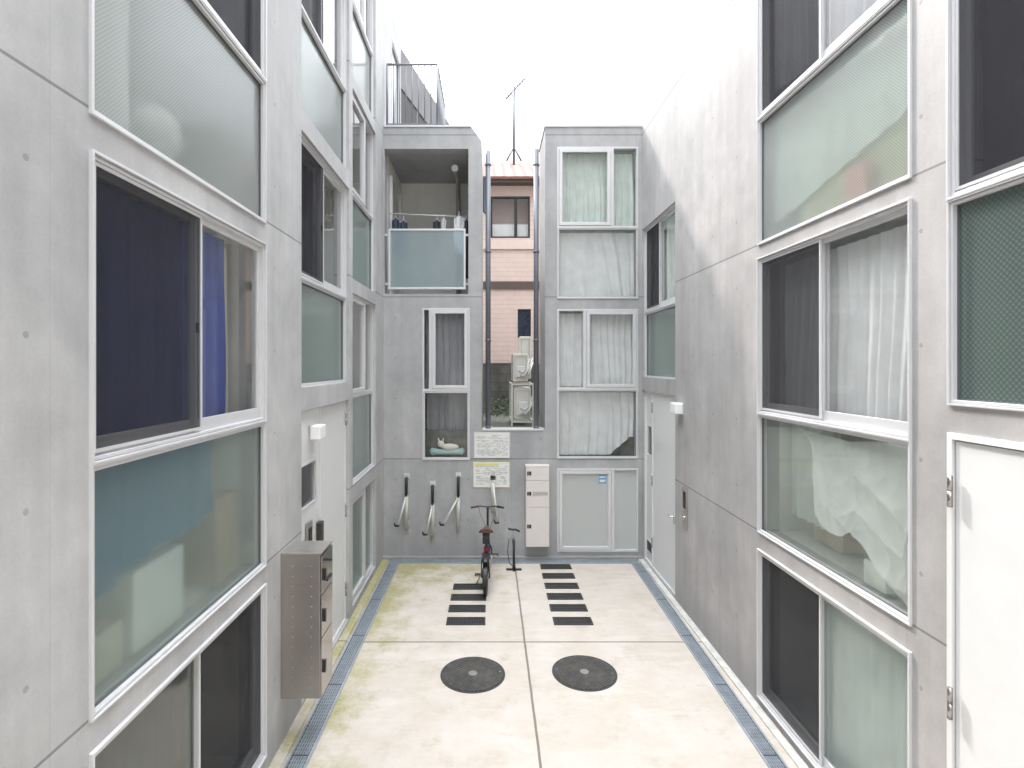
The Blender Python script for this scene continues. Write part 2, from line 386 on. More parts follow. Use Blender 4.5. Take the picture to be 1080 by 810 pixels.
# ---------------------------------------------------------------- facades
def grid_wall(mb, s0, s1, z0, z1, holes, th, P):
    """wall face with rectangular holes; P(s, d, z) maps along, depth behind the face, height to the world"""
    ss = sorted({s0, s1, *[h[0] for h in holes], *[h[1] for h in holes]}); zs = sorted({z0, z1, *[h[2] for h in holes], *[h[3] for h in holes]})
    def inh(a, b):
        return any(h[0] < a < h[1] and h[2] < b < h[3] for h in holes)
    for i in range(len(ss)-1):
        for j in range(len(zs)-1):
            a, b, c, d = ss[i], ss[i+1], zs[j], zs[j+1]
            if inh((a+b)/2, (c+d)/2): continue
            mb.quad(P(a, 0, c), P(b, 0, c), P(b, 0, d), P(a, 0, d))
            mb.quad(P(a, th, c), P(a, th, d), P(b, th, d), P(b, th, c))
    for h in holes:
        a, b, c, d = h
        mb.quad(P(a, 0, c), P(a, th, c), P(b, th, c), P(b, 0, c)); mb.quad(P(a, 0, d), P(b, 0, d), P(b, th, d), P(a, th, d))
        mb.quad(P(a, 0, c), P(a, 0, d), P(a, th, d), P(a, th, c)); mb.quad(P(b, 0, c), P(b, th, c), P(b, th, d), P(b, 0, d))
    mb.quad(P(s0, 0, z1), P(s1, 0, z1), P(s1, th, z1), P(s0, th, z1)); mb.quad(P(s0, 0, z0), P(s0, th, z0), P(s1, th, z0), P(s1, 0, z0))
    mb.quad(P(s0, 0, z0), P(s0, 0, z1), P(s0, th, z1), P(s0, th, z0)); mb.quad(P(s1, 0, z0), P(s1, th, z0), P(s1, th, z1), P(s1, 0, z1))
def rooms(parent, holes, P, d0=.2, d1=1.7):
    mb = MB()
    for a, b, c, d in holes:
        e = .0015
        a += e; b -= e; c += e; d -= e
        mb.quad(P(a, d1, c), P(b, d1, c), P(b, d1, d), P(a, d1, d))
        mb.quad(P(a, d0, c), P(b, d0, c), P(b, d1, c), P(a, d1, c)); mb.quad(P(a, d0, d), P(a, d1, d), P(b, d1, d), P(b, d0, d))
        mb.quad(P(a, d0, c), P(a, d1, c), P(a, d1, d), P(a, d0, d)); mb.quad(P(b, d0, c), P(b, d0, d), P(b, d1, d), P(b, d1, c))
    return mb.build('room_interior', 'room', parent, world=True)

PL = lambda s, d, z: (XL-d, s, z)
PR = lambda s, d, z: (XR+d, s, z)
PB = lambda s, d, z: (s, YB+d, z)
ROT = {'L': R(90), 'R': R(-90), 'B': 0}
def wloc(side, a, z):      # a = left end of the opening as seen from the court
    return {'L': (XL, a, z), 'R': (XR, a, z), 'B': (a, YB, z)}[side]

def ring(mb, x0, x1, z0, z1, w, y0, y1, wb=None, wt=None):
    wb = wb or w; wt = wt or w
    k = len(mb.v)                       # mitred rectangular frame, one closed loop
    for (a, b, c, d) in ((x0, x1, z0, z1), (x0+w, x1-w, z0+wb, z1-wt)):
        for y in (y0, y1): mb.v += [(a, y, c), (b, y, c), (b, y, d), (a, y, d)]
    O0, O1, I0, I1 = k, k+4, k+8, k+12
    for i in range(4):
        j = (i+1) % 4
        mb.f += [(O0+i, O0+j, I0+j, I0+i), (O1+j, O1+i, I1+i, I1+j), (O0+j, O0+i, O1+i, O1+j), (I0+i, I0+j, I1+j, I1+i)]
def wpart(parent, side, a, z, name, mb, mat, bevel=.002):
    l = Vector(wloc(side, a, z))-parent.location
    return mb.build(name, mat, parent, loc=l, rz=ROT[side], bevel=bevel)
def fixed_window(parent, side, a, z, w, h, pane='frost', rec=0, fw=.03):
    m = MB(); ring(m, 0, w, 0, h, fw*.36, rec-.016, rec+.07); ring(m, fw*.36+.0025, w-fw*.36-.0025, fw*.36+.0025, h-fw*.36-.0025, fw*.64-.0025, rec-.006, rec+.068)
    f = wpart(parent, side, a, z, 'window', m, 'alu')
    MB().box(fw-.004, w-fw+.004, rec+.03, rec+.035, fw-.004, h-fw+.004).build('glass_pane', pane, f)
    g = MB(); ring(g, fw, w-fw, fw, h-fw, .006, rec+.018, rec+.03); g.build('glazing_bead', 'alu_dark', f)
    return f
def sliding_window(parent, side, a, z, w, h, left='screen', right='clear', rec=0, split=.5, fw=.034, lg='clear', rg='clear'):
    """two sashes in one frame; a half can carry an insect screen in front"""
    m = MB(); ring(m, 0, w, 0, h, fw*.4, rec-.02, rec+.09); ring(m, fw*.4+.003, w-fw*.4-.003, fw*.4+.003, h-fw*.4-.003, fw*.6-.003, rec-.004, rec+.088)
    f = wpart(parent, side, a, z, 'window', m, 'alu')
    xm = w*split
    for k, (x0, x1, kind, gm) in enumerate(((fw, xm+.02, left, lg), (xm-.02, w-fw, right, rg))):
        sc = kind == 'screen'
        y0 = rec+(.055 if sc else .028); y1 = y0+.026
        s = MB(); ring(s, x0+.001, x1-.001, fw+.001, h-fw-.001, .030, y0, y1, wb=.075, wt=.036)
        so_ = s.build('sash', 'alu', f, bevel=.0015)
        MB().box(x0+.028, x1-.028, y0+.010, y0+.015, fw+.073, h-fw-.034).build('glass_pane', gm, f)
        if not sc: MB().box(x0+.009 if k else x1-.021, x0+.021 if k else x1-.009, y0-.012, y0, h*.46, h*.46+.06).build('latch', 'alu_dark', f)
        if sc:
            s = MB(); ring(s, x0+.001, x1-.001, fw+.013, h-fw-.002, .017, rec+.004, rec+.02)
            s.build('screen_frame', 'alu', f)
            MB().box(x0+.016, x1-.016, rec+.010, rec+.012, fw+.028, h-fw-.018).build('insect_screen', 'mesh', f)
    return f
def casement_window(parent, side, a, z, w, h, split, big='right', lg='clear', rg='clear', rec=.0):
    m = MB(); fw = .03; ring(m, 0, w, 0, h, fw, rec-.012, rec+.07); xm = w*split; m.box(xm-.025, xm+.025, rec-.012, rec+.07, fw, h-fw)
    f = wpart(parent, side, a, z, 'window', m, 'alu')
    for x0, x1, b, gm in ((fw, xm-.025, big == 'left', lg), (xm+.025, w-fw, big == 'right', rg)):
        if b:
            s = MB(); ring(s, x0+.004, x1-.004, fw+.004, h-fw-.004, .055, rec-.02, rec+.04); s.build('sash', 'alu', f, bevel=.003)
            MB().box(x0+.055, x1-.055, rec+.015, rec+.020, fw+.055, h-fw-.055).build('glass_pane', gm, f)
        else: MB().box(x0-.004, x1+.004, rec+.03, rec+.035, fw-.004, h-fw+.004).build('glass_pane', gm, f)
    return f

def curtain(side, a, z, x0, x1, z0, z1, mat, label, depth=.14, folds=9, amp=.015, group=None, hem=None, gather=0, name='curtain', cat='curtain', seed=0):
    """pleated cloth hanging inside a window, in the window's own frame"""
    rnd = random.Random(seed+int(a*100)+int(z*37)); ph = [rnd.uniform(0, 6.28) for _ in range(6)]
    nu, nv = 120, 24; mb = MB()
    for j in range(nv+1):
        v = j/nv
        for i in range(nu+1):
            u = i/nu; lo = z0+(hem(u) if hem else 0)
            zz = z1+(lo-z1)*v
            xx = x0+(x1-x0)*(u+gather*math.sin(math.pi*u)*v*.2)
            q = u+.012*math.sin(ph[0]+5*v)+.02*v*math.sin(9*u+ph[1])
            yy = depth+amp*(math.sin(2*math.pi*folds*q+ph[2])+.45*math.sin(2*math.pi*folds*1.73*q+ph[3]+v)+.3*math.sin(2*math.pi*folds*.37*q+ph[4]))*(.6+.5*v)
            mb.v.append((xx, yy, zz))
    for j in range(nv):
        for i in range(nu):
            k = j*(nu+1)+i; mb.f.append((k, k+nu+1, k+nu+2, k+1))
    mb.smooth = True
    o = mb.build(name, mat, loc=wloc(side, a, z), rz=ROT[side])
    tag(o, label, cat, group); return o

# ---- left apartment block
LB = empty('apartment_block', (-4, 4, 0)); tag(LB, 'tall concrete apartment block along the left side of the courtyard', 'building')
def add(c): return c
Lh = [(2.41, 4.30, .15, 1.50), (2.41, 4.30, 1.635, 4.145), (2.41, 4.30, 4.30, 6.80),
      (5.144, 6.90, .03, 2.77), (5.144, 6.90, 2.99, 5.40), (5.144, 6.90, 5.60, 8.0),
      (7.07, 8.50, .10, 1.465), (7.07, 8.50, 1.66, 4.13), (7.07, 8.50, 4.31, 6.76), (7.07, 8.50, 6.93, 9.2),
      (9.85, 10.75, 7.15, 9.05)]
m = MB(); grid_wall(m, -6, 10.95, 0, 9.5, Lh, .2, PL)
m.build('wall', 'conc', LB, world=True)
m = MB(); m.box(-8, XL-.2, -6, 10.95, 9.3, 9.5); m.box(-8.2, -8, -6, 10.95, 0, 9.5); m.box(-8, XL-.2, 10.75, 10.95, 0, 9.3); m.box(-8, XL-.2, -6, -5.8, 0, 9.3)
m.build('roof', 'conc_plain', LB, world=True)
rooms(LB, [h for h in Lh if h[3] > 2.8 or h[3] < 2.7], PL)
W1 = 1.89
sliding_window(LB, 'L', 2.41, .15, W1, 1.35, 'clear', 'screen', lg='bottom_glass')
fixed_window(LB, 'L', 2.41, 1.635, W1, 1.125)
sliding_window(LB, 'L', 2.41, 2.76, W1, 1.385, 'screen', 'clear')
fixed_window(LB, 'L', 2.41, 4.30, W1, 1.10, pane='frost_pale')
sliding_window(LB, 'L', 2.41, 5.40, W1, 1.40, 'clear', 'screen')
WA = 1.756; rA = .055
fixed_window(LB, 'L', 5.144, 2.99, WA, 1.04, rec=rA); sliding_window(LB, 'L', 5.144, 4.03, WA, 1.37, 'screen', 'clear', rec=rA)
fixed_window(LB, 'L', 5.144, 5.60, WA, 1.02, rec=rA, pane='frost_pale'); sliding_window(LB, 'L', 5.144, 6.62, WA, 1.38, 'screen', 'clear', rec=rA)
WB_ = 1.43; rB = .05
casement_window(LB, 'L', 7.07, .10, WB_, 1.365, .62, 'left', 'frost', 'frost', rec=rB)
fixed_window(LB, 'L', 7.07, 1.66, WB_, 1.13, rec=rB); casement_window(LB, 'L', 7.07, 2.79, WB_, 1.34, .62, 'left', rec=rB)
fixed_window(LB, 'L', 7.07, 4.31, WB_, 1.13, rec=rB); casement_window(LB, 'L', 7.07, 5.44, WB_, 1.32, .62, 'left', rec=rB)
fixed_window(LB, 'L', 7.07, 6.93, WB_, 1.03, rec=rB, pane='frost_pale'); casement_window(LB, 'L', 7.07, 7.96, WB_, 1.24, .62, 'left', rec=rB)
fixed_window(LB, 'L', 9.85, 7.15, .9, 1.9, pane='rail_glass')

# ---- right apartment block
RB = empty('apartment_block', (5, 4, 0)); tag(RB, 'tall concrete apartment block along the right side of the courtyard', 'building')
Rh = [(3.30, 5.185, .09, 1.48), (3.30, 5.185, 1.635, 4.20), (3.30, 5.185, 4.32, 6.9),
      (1.75, 3.035, 0.01, 2.83), (1.2, 3.035, 2.98, 5.5),
      (7.51, 9.10, .03, 2.79), (7.51, 9.10, 3.0, 5.43)]
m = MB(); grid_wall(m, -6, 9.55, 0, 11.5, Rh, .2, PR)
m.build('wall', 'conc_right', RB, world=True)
m = MB(); m.box(XR+.2, 9, -6, 9.55, 11.3, 11.5); m.box(9, 9.2, -6, 9.55, 0, 11.5); m.box(XR+.2, 9, 9.35, 9.55, 0, 11.3); m.box(XR+.2, 9, -6, -5.8, 0, 11.3)
m.build('roof', 'conc_plain', RB, world=True)
rooms(RB, [h for h in Rh if h[2] > .05], PR)
W2 = 1.885
sliding_window(RB, 'R', 5.185, .09, W2, 1.39, 'screen', 'clear', split=.5, rg='frost')
fixed_window(RB, 'R', 5.185, 1.635, W2, 1.105, pane='frost_light')
sliding_window(RB, 'R', 5.185, 2.74, W2, 1.46, 'screen', 'clear')
fixed_window(RB, 'R', 5.185, 4.32, W2, 1.17, pane='frost_pale')
sliding_window(RB, 'R', 5.185, 5.49, W2, 1.41, 'screen', 'clear')
fixed_window(RB, 'R', 3.035, 2.98, 1.835, 1.12, pane='frost_wired')
sliding_window(RB, 'R', 3.035, 4.10, 1.835, 1.40, 'screen', 'clear', split=.6)
rR = .045
fixed_window(RB, 'R', 9.10, 3.0, 1.59, 1.05, rec=rR)
sliding_window(RB, 'R', 9.10, 4.05, 1.59, 1.38, 'screen', 'clear', rec=rR, split=.45)

# ---- rear block: two stubs joined by a low wall
BB = empty('apartment_block', (.4, 10.2, 0)); tag(BB, 'low rear concrete block with balcony and slot closing the courtyard', 'building')
xe = bx(508); xs = bx(575); zs_ = bz(454); zt = bz(134)
win_right = [(bx(587.5), bx(673), bz(582), bz(494)), (bx(587.5), bx(673), bz(483.5), bz(326)), (bx(587.5), bx(673), bz(315), bz(155))]
win_left = [(bx(445.5), bx(495.5), bz(485), bz(325))]
balc = (bx(405.5), bx(494), bz(310), bz(157))
m = MB()
# lower wall below the slot plus both stubs
grid_wall(m, XL, xe, 0, zt-.30, win_left+[balc], .2, PB)
m2 = MB(); grid_wall(m2, xs, XR, 0, zt, win_right, .2, PB)
b0 = len(m.v); m.v += m2.v; m.f += [tuple(i+b0 for i in f) for f in m2.f]
m.prism([(XL, zt-.30), (xe, zt-.30), (xe, zt-.24), (bx(497.5), zt), (XL, zt)], 1, YB, YB+.2)
m.prism([(xe, 0), (xs, 0), (xs, zs_), (xe, zs_)], 1, YB, YB+.25)
m.build('wall', 'conc_rear', BB, world=True)
m = MB()
m.box(xe-.2, xe, YB+.2, 11.1, 0, zt-.24); m.box(xs, xs+.2, YB+.2, 10.2, 0, zt); m.box(XL, xe-.2, 10.9, 11.1, 0, zt); m.box(xs+.2, XR, 10.0, 10.2, 0, zt)
m.build('side_wall', 'conc_plain', BB, world=True)
m = MB(); m.prism([(XL, zt-.19), (xe, zt-.29), (xe, zt-.24), (bx(497.5), zt-.004), (XL, zt-.004)], 1, YB+.2, 11.1)
m.box(xs+.2, XR, YB+.2, 10.2, zt-.2, zt-.004); m.build('roof', 'conc_plain', BB, world=True)
m = MB(); m.box(xs-.015, XR-.01, YB-.015, 10.22, zt+.001, zt+.03); m.box(XL+.01, bx(497), YB-.015, 11.12, zt+.001, zt+.025)
m.build('coping', 'alu', BB, world=True)
m = MB().box(xe+.01, xs-.01, YB-.012, YB+.26, zs_+.002, zs_+.022); m.build('ledge', 'alu', BB, world=True)
m = MB().box(XL+.0, XR, YB-.07, YB, 0.0, .05); m.build('plinth', 'conc_plain', BB, world=True, bevel=.006)
rooms(BB, [win_right[0], win_right[1], win_right[2]], PB, d1=.85)
rooms(BB, win_left, PB, d1=1.5)
wr = bx(673)-bx(587.5)
casement_window(BB, 'B', bx(587.5), bz(582), wr, bz(494)-bz(582), .69, 'left', 'frost_dense', 'frost_dense')
fixed_window(BB, 'B', bx(587.5), bz(483.5), wr, bz(410.5)-bz(483.5), pane='clear', fw=.035)
casement_window(BB, 'B', bx(587.5), bz(410.5), wr, bz(326)-bz(410.5), .34, 'right')
fixed_window(BB, 'B', bx(587.5), bz(315), wr, bz(240)-bz(315), pane='clear', fw=.035)
casement_window(BB, 'B', bx(587.5), bz(240), wr, bz(155)-bz(240), .68, 'left')
wl_ = bx(495.5)-bx(445.5)
fixed_window(BB, 'B', bx(445.5), bz(485), wl_, bz(412)-bz(485), pane='clear', fw=.04)
casement_window(BB, 'B', bx(445.5), bz(412), wl_, bz(325)-bz(412), .17, 'right')

# balcony niche
x0, x1, z0, z1 = balc
m = MB(); m.quad((x0, 10.87, z0), (x1, 10.87, z0), (x1, 10.87, z1), (x0, 10.87, z1)); m.quad((x0-.002, YB+.2, z0), (x0-.002, 10.87, z0), (x0-.002, 10.87, z1), (x0-.002, YB+.2, z1))
m.build('balcony_wall', 'beige', BB, world=True)
m = MB(); m.quad((x1+.002, YB+.2, z0), (x1+.002, YB+.2, z1), (x1+.002, 10.87, z1), (x1+.002, 10.87, z0)); m.quad((x0, YB+.2, z1), (x0, 10.87, z1), (x1, 10.87, z1), (x1, YB+.2, z1)); m.quad((x0, YB+.2, z0), (x1, YB+.2, z0), (x1, 10.87, z0), (x0, 10.87, z0))
m.build('balcony_ceiling', 'conc_plain', BB, world=True)
# door of the balcony on its left side, a frame round dark glass
m = MB(); ring(m, 0, .95, 0, 2.1, .04, 0, .05); d = m.build('balcony_door', 'alu', BB, loc=Vector((x0+.052, 9.6, z0+.02))-BB.location, rz=R(90))
MB().box(.04, .91, .02, .026, .04, 2.06).build('glass_pane', 'clear', d)
# glass balustrade
gx0, gx1, gz0, gz1 = bx(409.5), bx(491), bz(305), bz(241)
m = MB(); ring(m, gx0, gx1, gz0, gz1, .032, YB+.01, YB+.045); f = m.build('balustrade', 'alu', BB, world=True, bevel=.003)
o = MB().box(gx0+.028, gx1-.028, YB+.024, YB+.032, gz0+.028, gz1-.028).build('glass_pane', 'rail_glass', f)
m = MB()
for zz in (bz(247), bz(299)):
    for xa, xb in ((x0, gx0+.02), (gx1-.02, x1)): m.box(xa, xb, YB+.05, YB+.075, zz-.018, zz+.018)
o = m.build('bracket', 'alu', f)

# roof railing
m0 = empty('roof_railing', (bx(430), YB+.1, zt+.03)); tag(m0, 'thin metal railing with vertical bars on the rear left roof', 'railing')
rx0, rx1 = bx(408), bx(461)-.0; zr = bz(67)
m = MB(); m.tube([(rx0, YB+.03, zr), (rx1, YB+.03, zr)], .018); m.tube([(rx1, YB+.03, zr), (rx1, 10.6, zr)], .018); m.build('top_rail', 'rail_metal', m0, world=True)
m = MB(); m.box(rx0, rx1, YB+.02, YB+.04, zt+.05, zt+.07); m.box(rx1-.01, rx1+.01, YB+.04, 10.6, zt+.05, zt+.07); m.build('bottom_rail', 'rail_metal', m0, world=True)
n = 8
for i in range(n+1):
    xx = rx0+(rx1-rx0)*i/n
    MB().tube([(xx, YB+.03, zt+.02), (xx, YB+.03, zr)], .018 if i in (0, n) else .009, 8).build('post' if i in (0, n) else 'baluster', 'rail_metal', m0, world=True)
for i in range(1, 12):
    yy = YB+.03+(10.57-YB)*i/11
    MB().tube([(rx1, yy, zt+.02), (rx1, yy, zr)], .018 if i == 11 else .009, 8).build('post' if i == 11 else 'baluster', 'rail_metal', m0, world=True)

# stair tower wall beyond the left block: a long parapet on a turned line
ang = math.atan2(14.5-10.95, -1.02+1.75); L = math.hypot(14.5-10.95, .73)
sw = empty('stair_parapet', (XL, 10.97, 7.0), ang); tag(sw, 'slanting concrete parapet on stilts behind the roof railing', 'wall')
M['shade_conc'] = plain('shaded_render', (.20, .20, .205), .8, var=.12, scale=3)  # darker tone paints in the shade of a wall facing away from light
m = MB(); m.box(0, L, 0, .18, 1.72, 2.5); m.build('parapet', 'shade_conc', sw)
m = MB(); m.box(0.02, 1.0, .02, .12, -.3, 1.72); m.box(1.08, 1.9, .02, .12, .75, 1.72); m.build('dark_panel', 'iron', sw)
m = MB(); m.box(1.0, 1.08, .02, .14, -2, 1.72); m.box(L-.5, L, .02, .16, -2, 1.72); m.box(2.3, L-.5, .02, .14, -2, 1.72); m.build('column', 'shade_conc', sw)

# ---------------------------------------------------------------- doors
def hinge(p, x, z, y=-.012, r=.011, h=.16):
    return MB().tube([(x, y, z), (x, y, z+h*.49)], r, 10).tube([(x, y, z+h*.51), (x, y, z+h)], r, 10).build('hinge', 'mirror_steel', p)
def lever(p, x, z, y=-.0, s=-1):
    m = MB(); m.tube([(x, y, z), (x, y-.05, z)], .011); m.tube([(x, y-.05, z), (x+s*.11, y-.055, z)], .009)
    m.box(x-.022, x+.022, y-.008, y, z-.09, z+.05); return m.build('handle', 'chrome', p)
# near right door (hinges at its far edge)
w, h = 1.285, 2.82
m = MB(); ring(m, 0, w, 0, h, .035, -.015, .08, wb=.004)
d = wpart(RB, 'R', 3.035, .01, 'door', m, 'white', .003)
MB().box(.042, w-.042, .0, .045, .012, h-.042).build('door_leaf', 'white', d, bevel=.003)
m = MB(); ring(m, .035, w-.035, .004, h-.035, .0068, .012, .03); m.build('door_gap', 'black', d)
for zz in (2.42, 1.27, .2): hinge(d, .040, zz, -.030, .013, .17)
lever(d, w-.12, 1.05, 0, -1)
# far right door with side panel
w, h = 1.59, 2.76
m = MB(); ring(m, 0, w, 0, h, .03, rR-.015, rR+.08, wb=.012); m.box(.40, .43, rR-.015, rR+.05, .012, h-.03)
d = wpart(RB, 'R', 9.10, .03, 'door', m, 'white', .003)
m = MB(); m.box(.03, .40, rR+.01, rR+.04, .34, 1.72); m.box(.03, .40, rR+.01, rR+.04, 2.18, h-.03); m.box(.03, .40, rR+.01, rR+.04, .012, .16); m.box(.03, .07, rR+.01, rR+.04, 1.72, 2.18); m.box(.36, .40, rR+.01, rR+.04, 1.72, 2.18)
m.box(.03, .07, rR+.01, rR+.04, .16, .34); m.box(.36, .40, rR+.01, rR+.04, .16, .34); m.build('side_panel', 'white', d)
MB().box(.07, .36, rR+.022, rR+.028, 1.72, 2.18).build('side_window', 'clear', d)
m = MB(); m.box(.075, .355, rR+.005, rR+.03, .165, .335); m.build('meter_hatch', 'iron', d)
m = MB(); ring(m, .068, .362, .158, .342, .012, rR-.002, rR+.012); m.build('hatch_frame', 'alu', d)
MB().box(.434, w-.034, rR+.0, rR+.04, .016, h-.034).build('door_leaf', 'white', d, bevel=.003)
for zz in (2.42, 1.28, .3): hinge(d, .428, zz, rR-.02, .011, .17)
lever(d, w-.16, 1.06, rR, -1)
MB().box(.01, w-.01, rR+.12, rR+.14, 0.01, h-.01).build('dark_backing', 'dark', d)  # added black sheet stands in for the unlit inside behind the side window
# left white entrance: side panel near, leaf far
w, h = 1.756, 2.74
m = MB(); ring(m, 0, w, 0, h, .03, rA-.015, rA+.08, wb=.012); m.box(.72, .75, rA-.012, rA+.05, .012, h-.03)
d = wpart(LB, 'L', 5.144, .03, 'door', m, 'white', .003)
m = MB(); m.box(.03, .72, rA+.005, rA+.04, 2.2, h-.03); m.box(.03, .72, rA+.005, rA+.04, .012, 1.76); m.box(.03, .1, rA+.005, rA+.04, 1.76, 2.2); m.box(.60, .72, rA+.005, rA+.04, 1.76, 2.2)
m.build('side_panel', 'white', d)
MB().box(.1, .60, rA+.022, rA+.028, 1.76, 2.2).build('side_window', 'clear', d)
m = MB(); ring(m, .095, .605, 1.755, 2.205, .02, rA-.006, rA+.02); m.build('side_window_frame', 'alu', d)
MB().box(.754, w-.034, rA, rA+.04, .016, h-.034).build('door_leaf', 'white', d, bevel=.003)
for zz in (2.42, 1.28, .3): hinge(d, w-.03, zz, rA-.022, .011, .17)
lever(d, .86, 1.06, rA, 1)
MB().box(.01, w-.01, rA+.12, rA+.14, 0.01, h-.01).build('dark_backing', 'dark', d)  # added black sheet, the unlit interior put in as colour
m = MB(); m.box(.62, .71, rA-.05, rA+.002, 1.28, 1.52); m.build('letter_hatch', 'iron', d)

# wall lamps
lampm = plain('opal_acrylic', (.85, .85, .84), .35, 0, .01)
def lamp(side, a, z, rec, label):
    e = empty('wall_lamp', wloc(side, a, z), ROT[side]); tag(e, label, 'lamp', 'white box lamps beside the entrances')
    MB().box(-.09, .09, rec-.015, rec, -.075, .075).build('back_plate', 'alu', e, bevel=.003)
    MB().box(-.10, .10, rec-.115, rec-.012, -.07, .07).build('lamp_shade', lampm, e, bevel=.012)
lamp('R', 7.27, 2.63, 0, 'white box lamp on the concrete beside the right rear door')
lamp('L', 5.62, 2.52, rA, 'white box lamp on the left white entrance panel')
# intercoms
def intercom(side, a, z, rec, label):
    e = empty('intercom', wloc(side, a, z), ROT[side]); tag(e, label, 'intercom')
    MB().box(0, .15, rec-.022, rec, 0, .52).build('plate', 'steel', e, bevel=.003)
    MB().box(.035, .115, rec-.030, rec-.021, .25, .46).build('grille', 'black', e, bevel=.002)
    MB().tube([(.075, rec-.02, .13), (.075, rec-.035, .13)], .022, 16).build('button', 'chrome', e)
intercom('R', 7.17, 1.11, 0, 'steel intercom plate set in the right concrete wall')
intercom('L', 5.42, 1.12, rA-.0, 'steel intercom plate on the left white entrance panel')

# ---------------------------------------------------------------- drains and kerbs
def channel(name, a0, a1, b0, b1, ya, yb, label, across=False):
    """grated channel: outer/inner x at the near end a0,a1 and the far end b0,b1"""
    e = empty(name, ((a0+a1)/2, ya, 0)); tag(e, label, 'drain')
    def X(u, y): f = (y-ya)/(yb-ya); return (a0+(b0-a0)*f)*(1-u)+(a1+(b1-a1)*f)*u
    def strip(m, u0, u1, z0, z1):
        k = len(m.v); m.v += [(X(u0, ya), ya, z0), (X(u1, ya), ya, z0), (X(u1, yb), yb, z0), (X(u0, yb), yb, z0), (X(u0, ya), ya, z1), (X(u1, ya), ya, z1), (X(u1, yb), yb, z1), (X(u0, yb), yb, z1)]
        for q in ((0, 3, 2, 1), (4, 5, 6, 7), (0, 1, 5, 4), (1, 2, 6, 5), (2, 3, 7, 6), (3, 0, 4, 7)): m.f.append(tuple(k+i for i in q))
    m = MB(); strip(m, .0, 1, .001, .003); m.build('channel_bed', 'gutter', e, world=True)
    m = MB(); strip(m, -.02, .10, .0, .016); strip(m, .90, 1.02, 0, .016); m.build('edge_rail', 'grate', e, world=True)
    m = MB()
    for u in (.22, .34, .46, .58, .70, .80): strip(m, u-.028, u+.028, .004, .013)
    m.build('grating', 'grate', e, world=True)
    m = MB(); y = ya
    while y < yb-.02:
        m.box(X(.1, y), X(.9, y), y, y+.006, .004, .0115); y += .05
    m.build('cross_bars', 'grate', e, world=True)
    m = MB(); y = ya+.4
    while y < yb: m.box(X(.1, y), X(.9, y), y, y+.012, .0125, .0135); y += 1.0
    m.build('joint', 'iron', e, world=True)
channel('drain_channel', -1.635, -1.47, -1.625, -1.45, -5.9, YB-.25, 'long grated drain channel running beside the left wall')
channel('drain_channel', 2.345-.32*.0, 2.20, 2.445, 2.29, -5.9+9, YB-.25, 'long grated drain channel running beside the right wall')
e = empty('drain_channel', (.4, 9.0, 0)); tag(e, 'narrow grated drain channel at the foot of the rear wall', 'drain')
m = MB().box(-1.6, 2.42, YB-.23, YB-.10, .001, .003); m.build('channel_bed', 'gutter', e, world=True)
m = MB(); m.box(-1.62, 2.44, YB-.245, YB-.225, 0, .014); m.box(-1.62, 2.44, YB-.105, YB-.085, 0, .014); m.build('edge_rail', 'grate', e, world=True)
m = MB()
for k in range(4): m.box(-1.6, 2.42, YB-.215+k*.03, YB-.200+k*.03, .004, .012)
m.build('grating', 'grate', e, world=True)
m = MB(); m.box(2.452, XR, -5.9, YB-.07, .0, .018); k = m.build('kerb', 'kerb', bevel=.004); tag(k, kind='structure')
m = MB(); m.box(XL, -1.655, -5.9, YB-.07, .0, .012); k = m.build('kerb', 'court'); tag(k, kind='structure')

# ---------------------------------------------------------------- floor grates and manholes
def floor_grate(x0, x1, y0, y1, label, proto=[None]):
    e = empty('floor_grate', ((x0+x1)/2, (y0+y1)/2, 0)); tag(e, label, 'grate', 'dark iron grates set in the courtyard floor')
    w, d = (x1-x0)/2, (y1-y0)/2
    MB().box(-w+.01, w-.01, -d+.01, d-.01, .001, .003).build('pit_shade', 'dark', e)  # flat black sheet painted in for the shade below the bars
    m = MB(); m.box(-w, -w+.018, -d, d, 0, .012); m.box(w-.018, w, -d, d, 0, .012); m.box(-w+.018, w-.018, -d, -d+.018, 0, .012); m.box(-w+.018, w-.018, d-.018, d, 0, .012)
    m.build('frame', 'iron', e)
    m = MB(); n = 22
    for i in range(n): xx = -w+.026+(2*w-.052)*i/(n-1); m.box(xx-.0045, xx+.0045, -d+.018, d-.018, .003, .010)
    m.box(-w+.018, w-.018, -.008, .008, .0032, .0105)
    m.build('bars', 'iron', e)
def gy(y): return F*3.2/(y-385)
rg = [(569.8, 602.4, 595, 601), (571.9, 606, 605, 610.4), (574, 610.4, 614.8, 621.6), (577, 614, 625.8, 633), (580, 618.7, 637.6, 645.3), (583, 625, 651, 659.9)]
lgt = [(477.6, 514, 615.4, 622.8), (475.5, 512.6, 626.7, 634), (473.5, 512, 638, 646.5), (471, 512, 651, 660)]
ordn = ['farthest', 'second', 'third', 'fourth', 'fifth', 'nearest']
for i, (a, b, c_, d_) in enumerate(rg):
    ym = gy((c_+d_)/2); xm = ((a+b)/2-516)/F*ym; wd = .485
    floor_grate(xm-wd/2, xm+wd/2, ym-.10, ym+.10, '%s of the six floor grates in the right row%s' % (ordn[i], ' counted from the rear wall' if 0 < i < 5 else (' beside the rear wall drain' if i == 0 else ' in front of the right manhole')))
lab = ['floor grate farthest back in the left row of four by the bicycle wheel', 'second floor grate from the back in the left row of four', 'third floor grate from the back in the left row of four', 'nearest floor grate of the left row towards the left manhole']
for i, (a, b, c_, d_) in enumerate(lgt):
    ym = gy((c_+d_)/2); xm = ((a+b)/2-516)/F*ym; wd = .485
    floor_grate(xm-wd/2, xm+wd/2, ym-.10, ym+.10, lab[i])

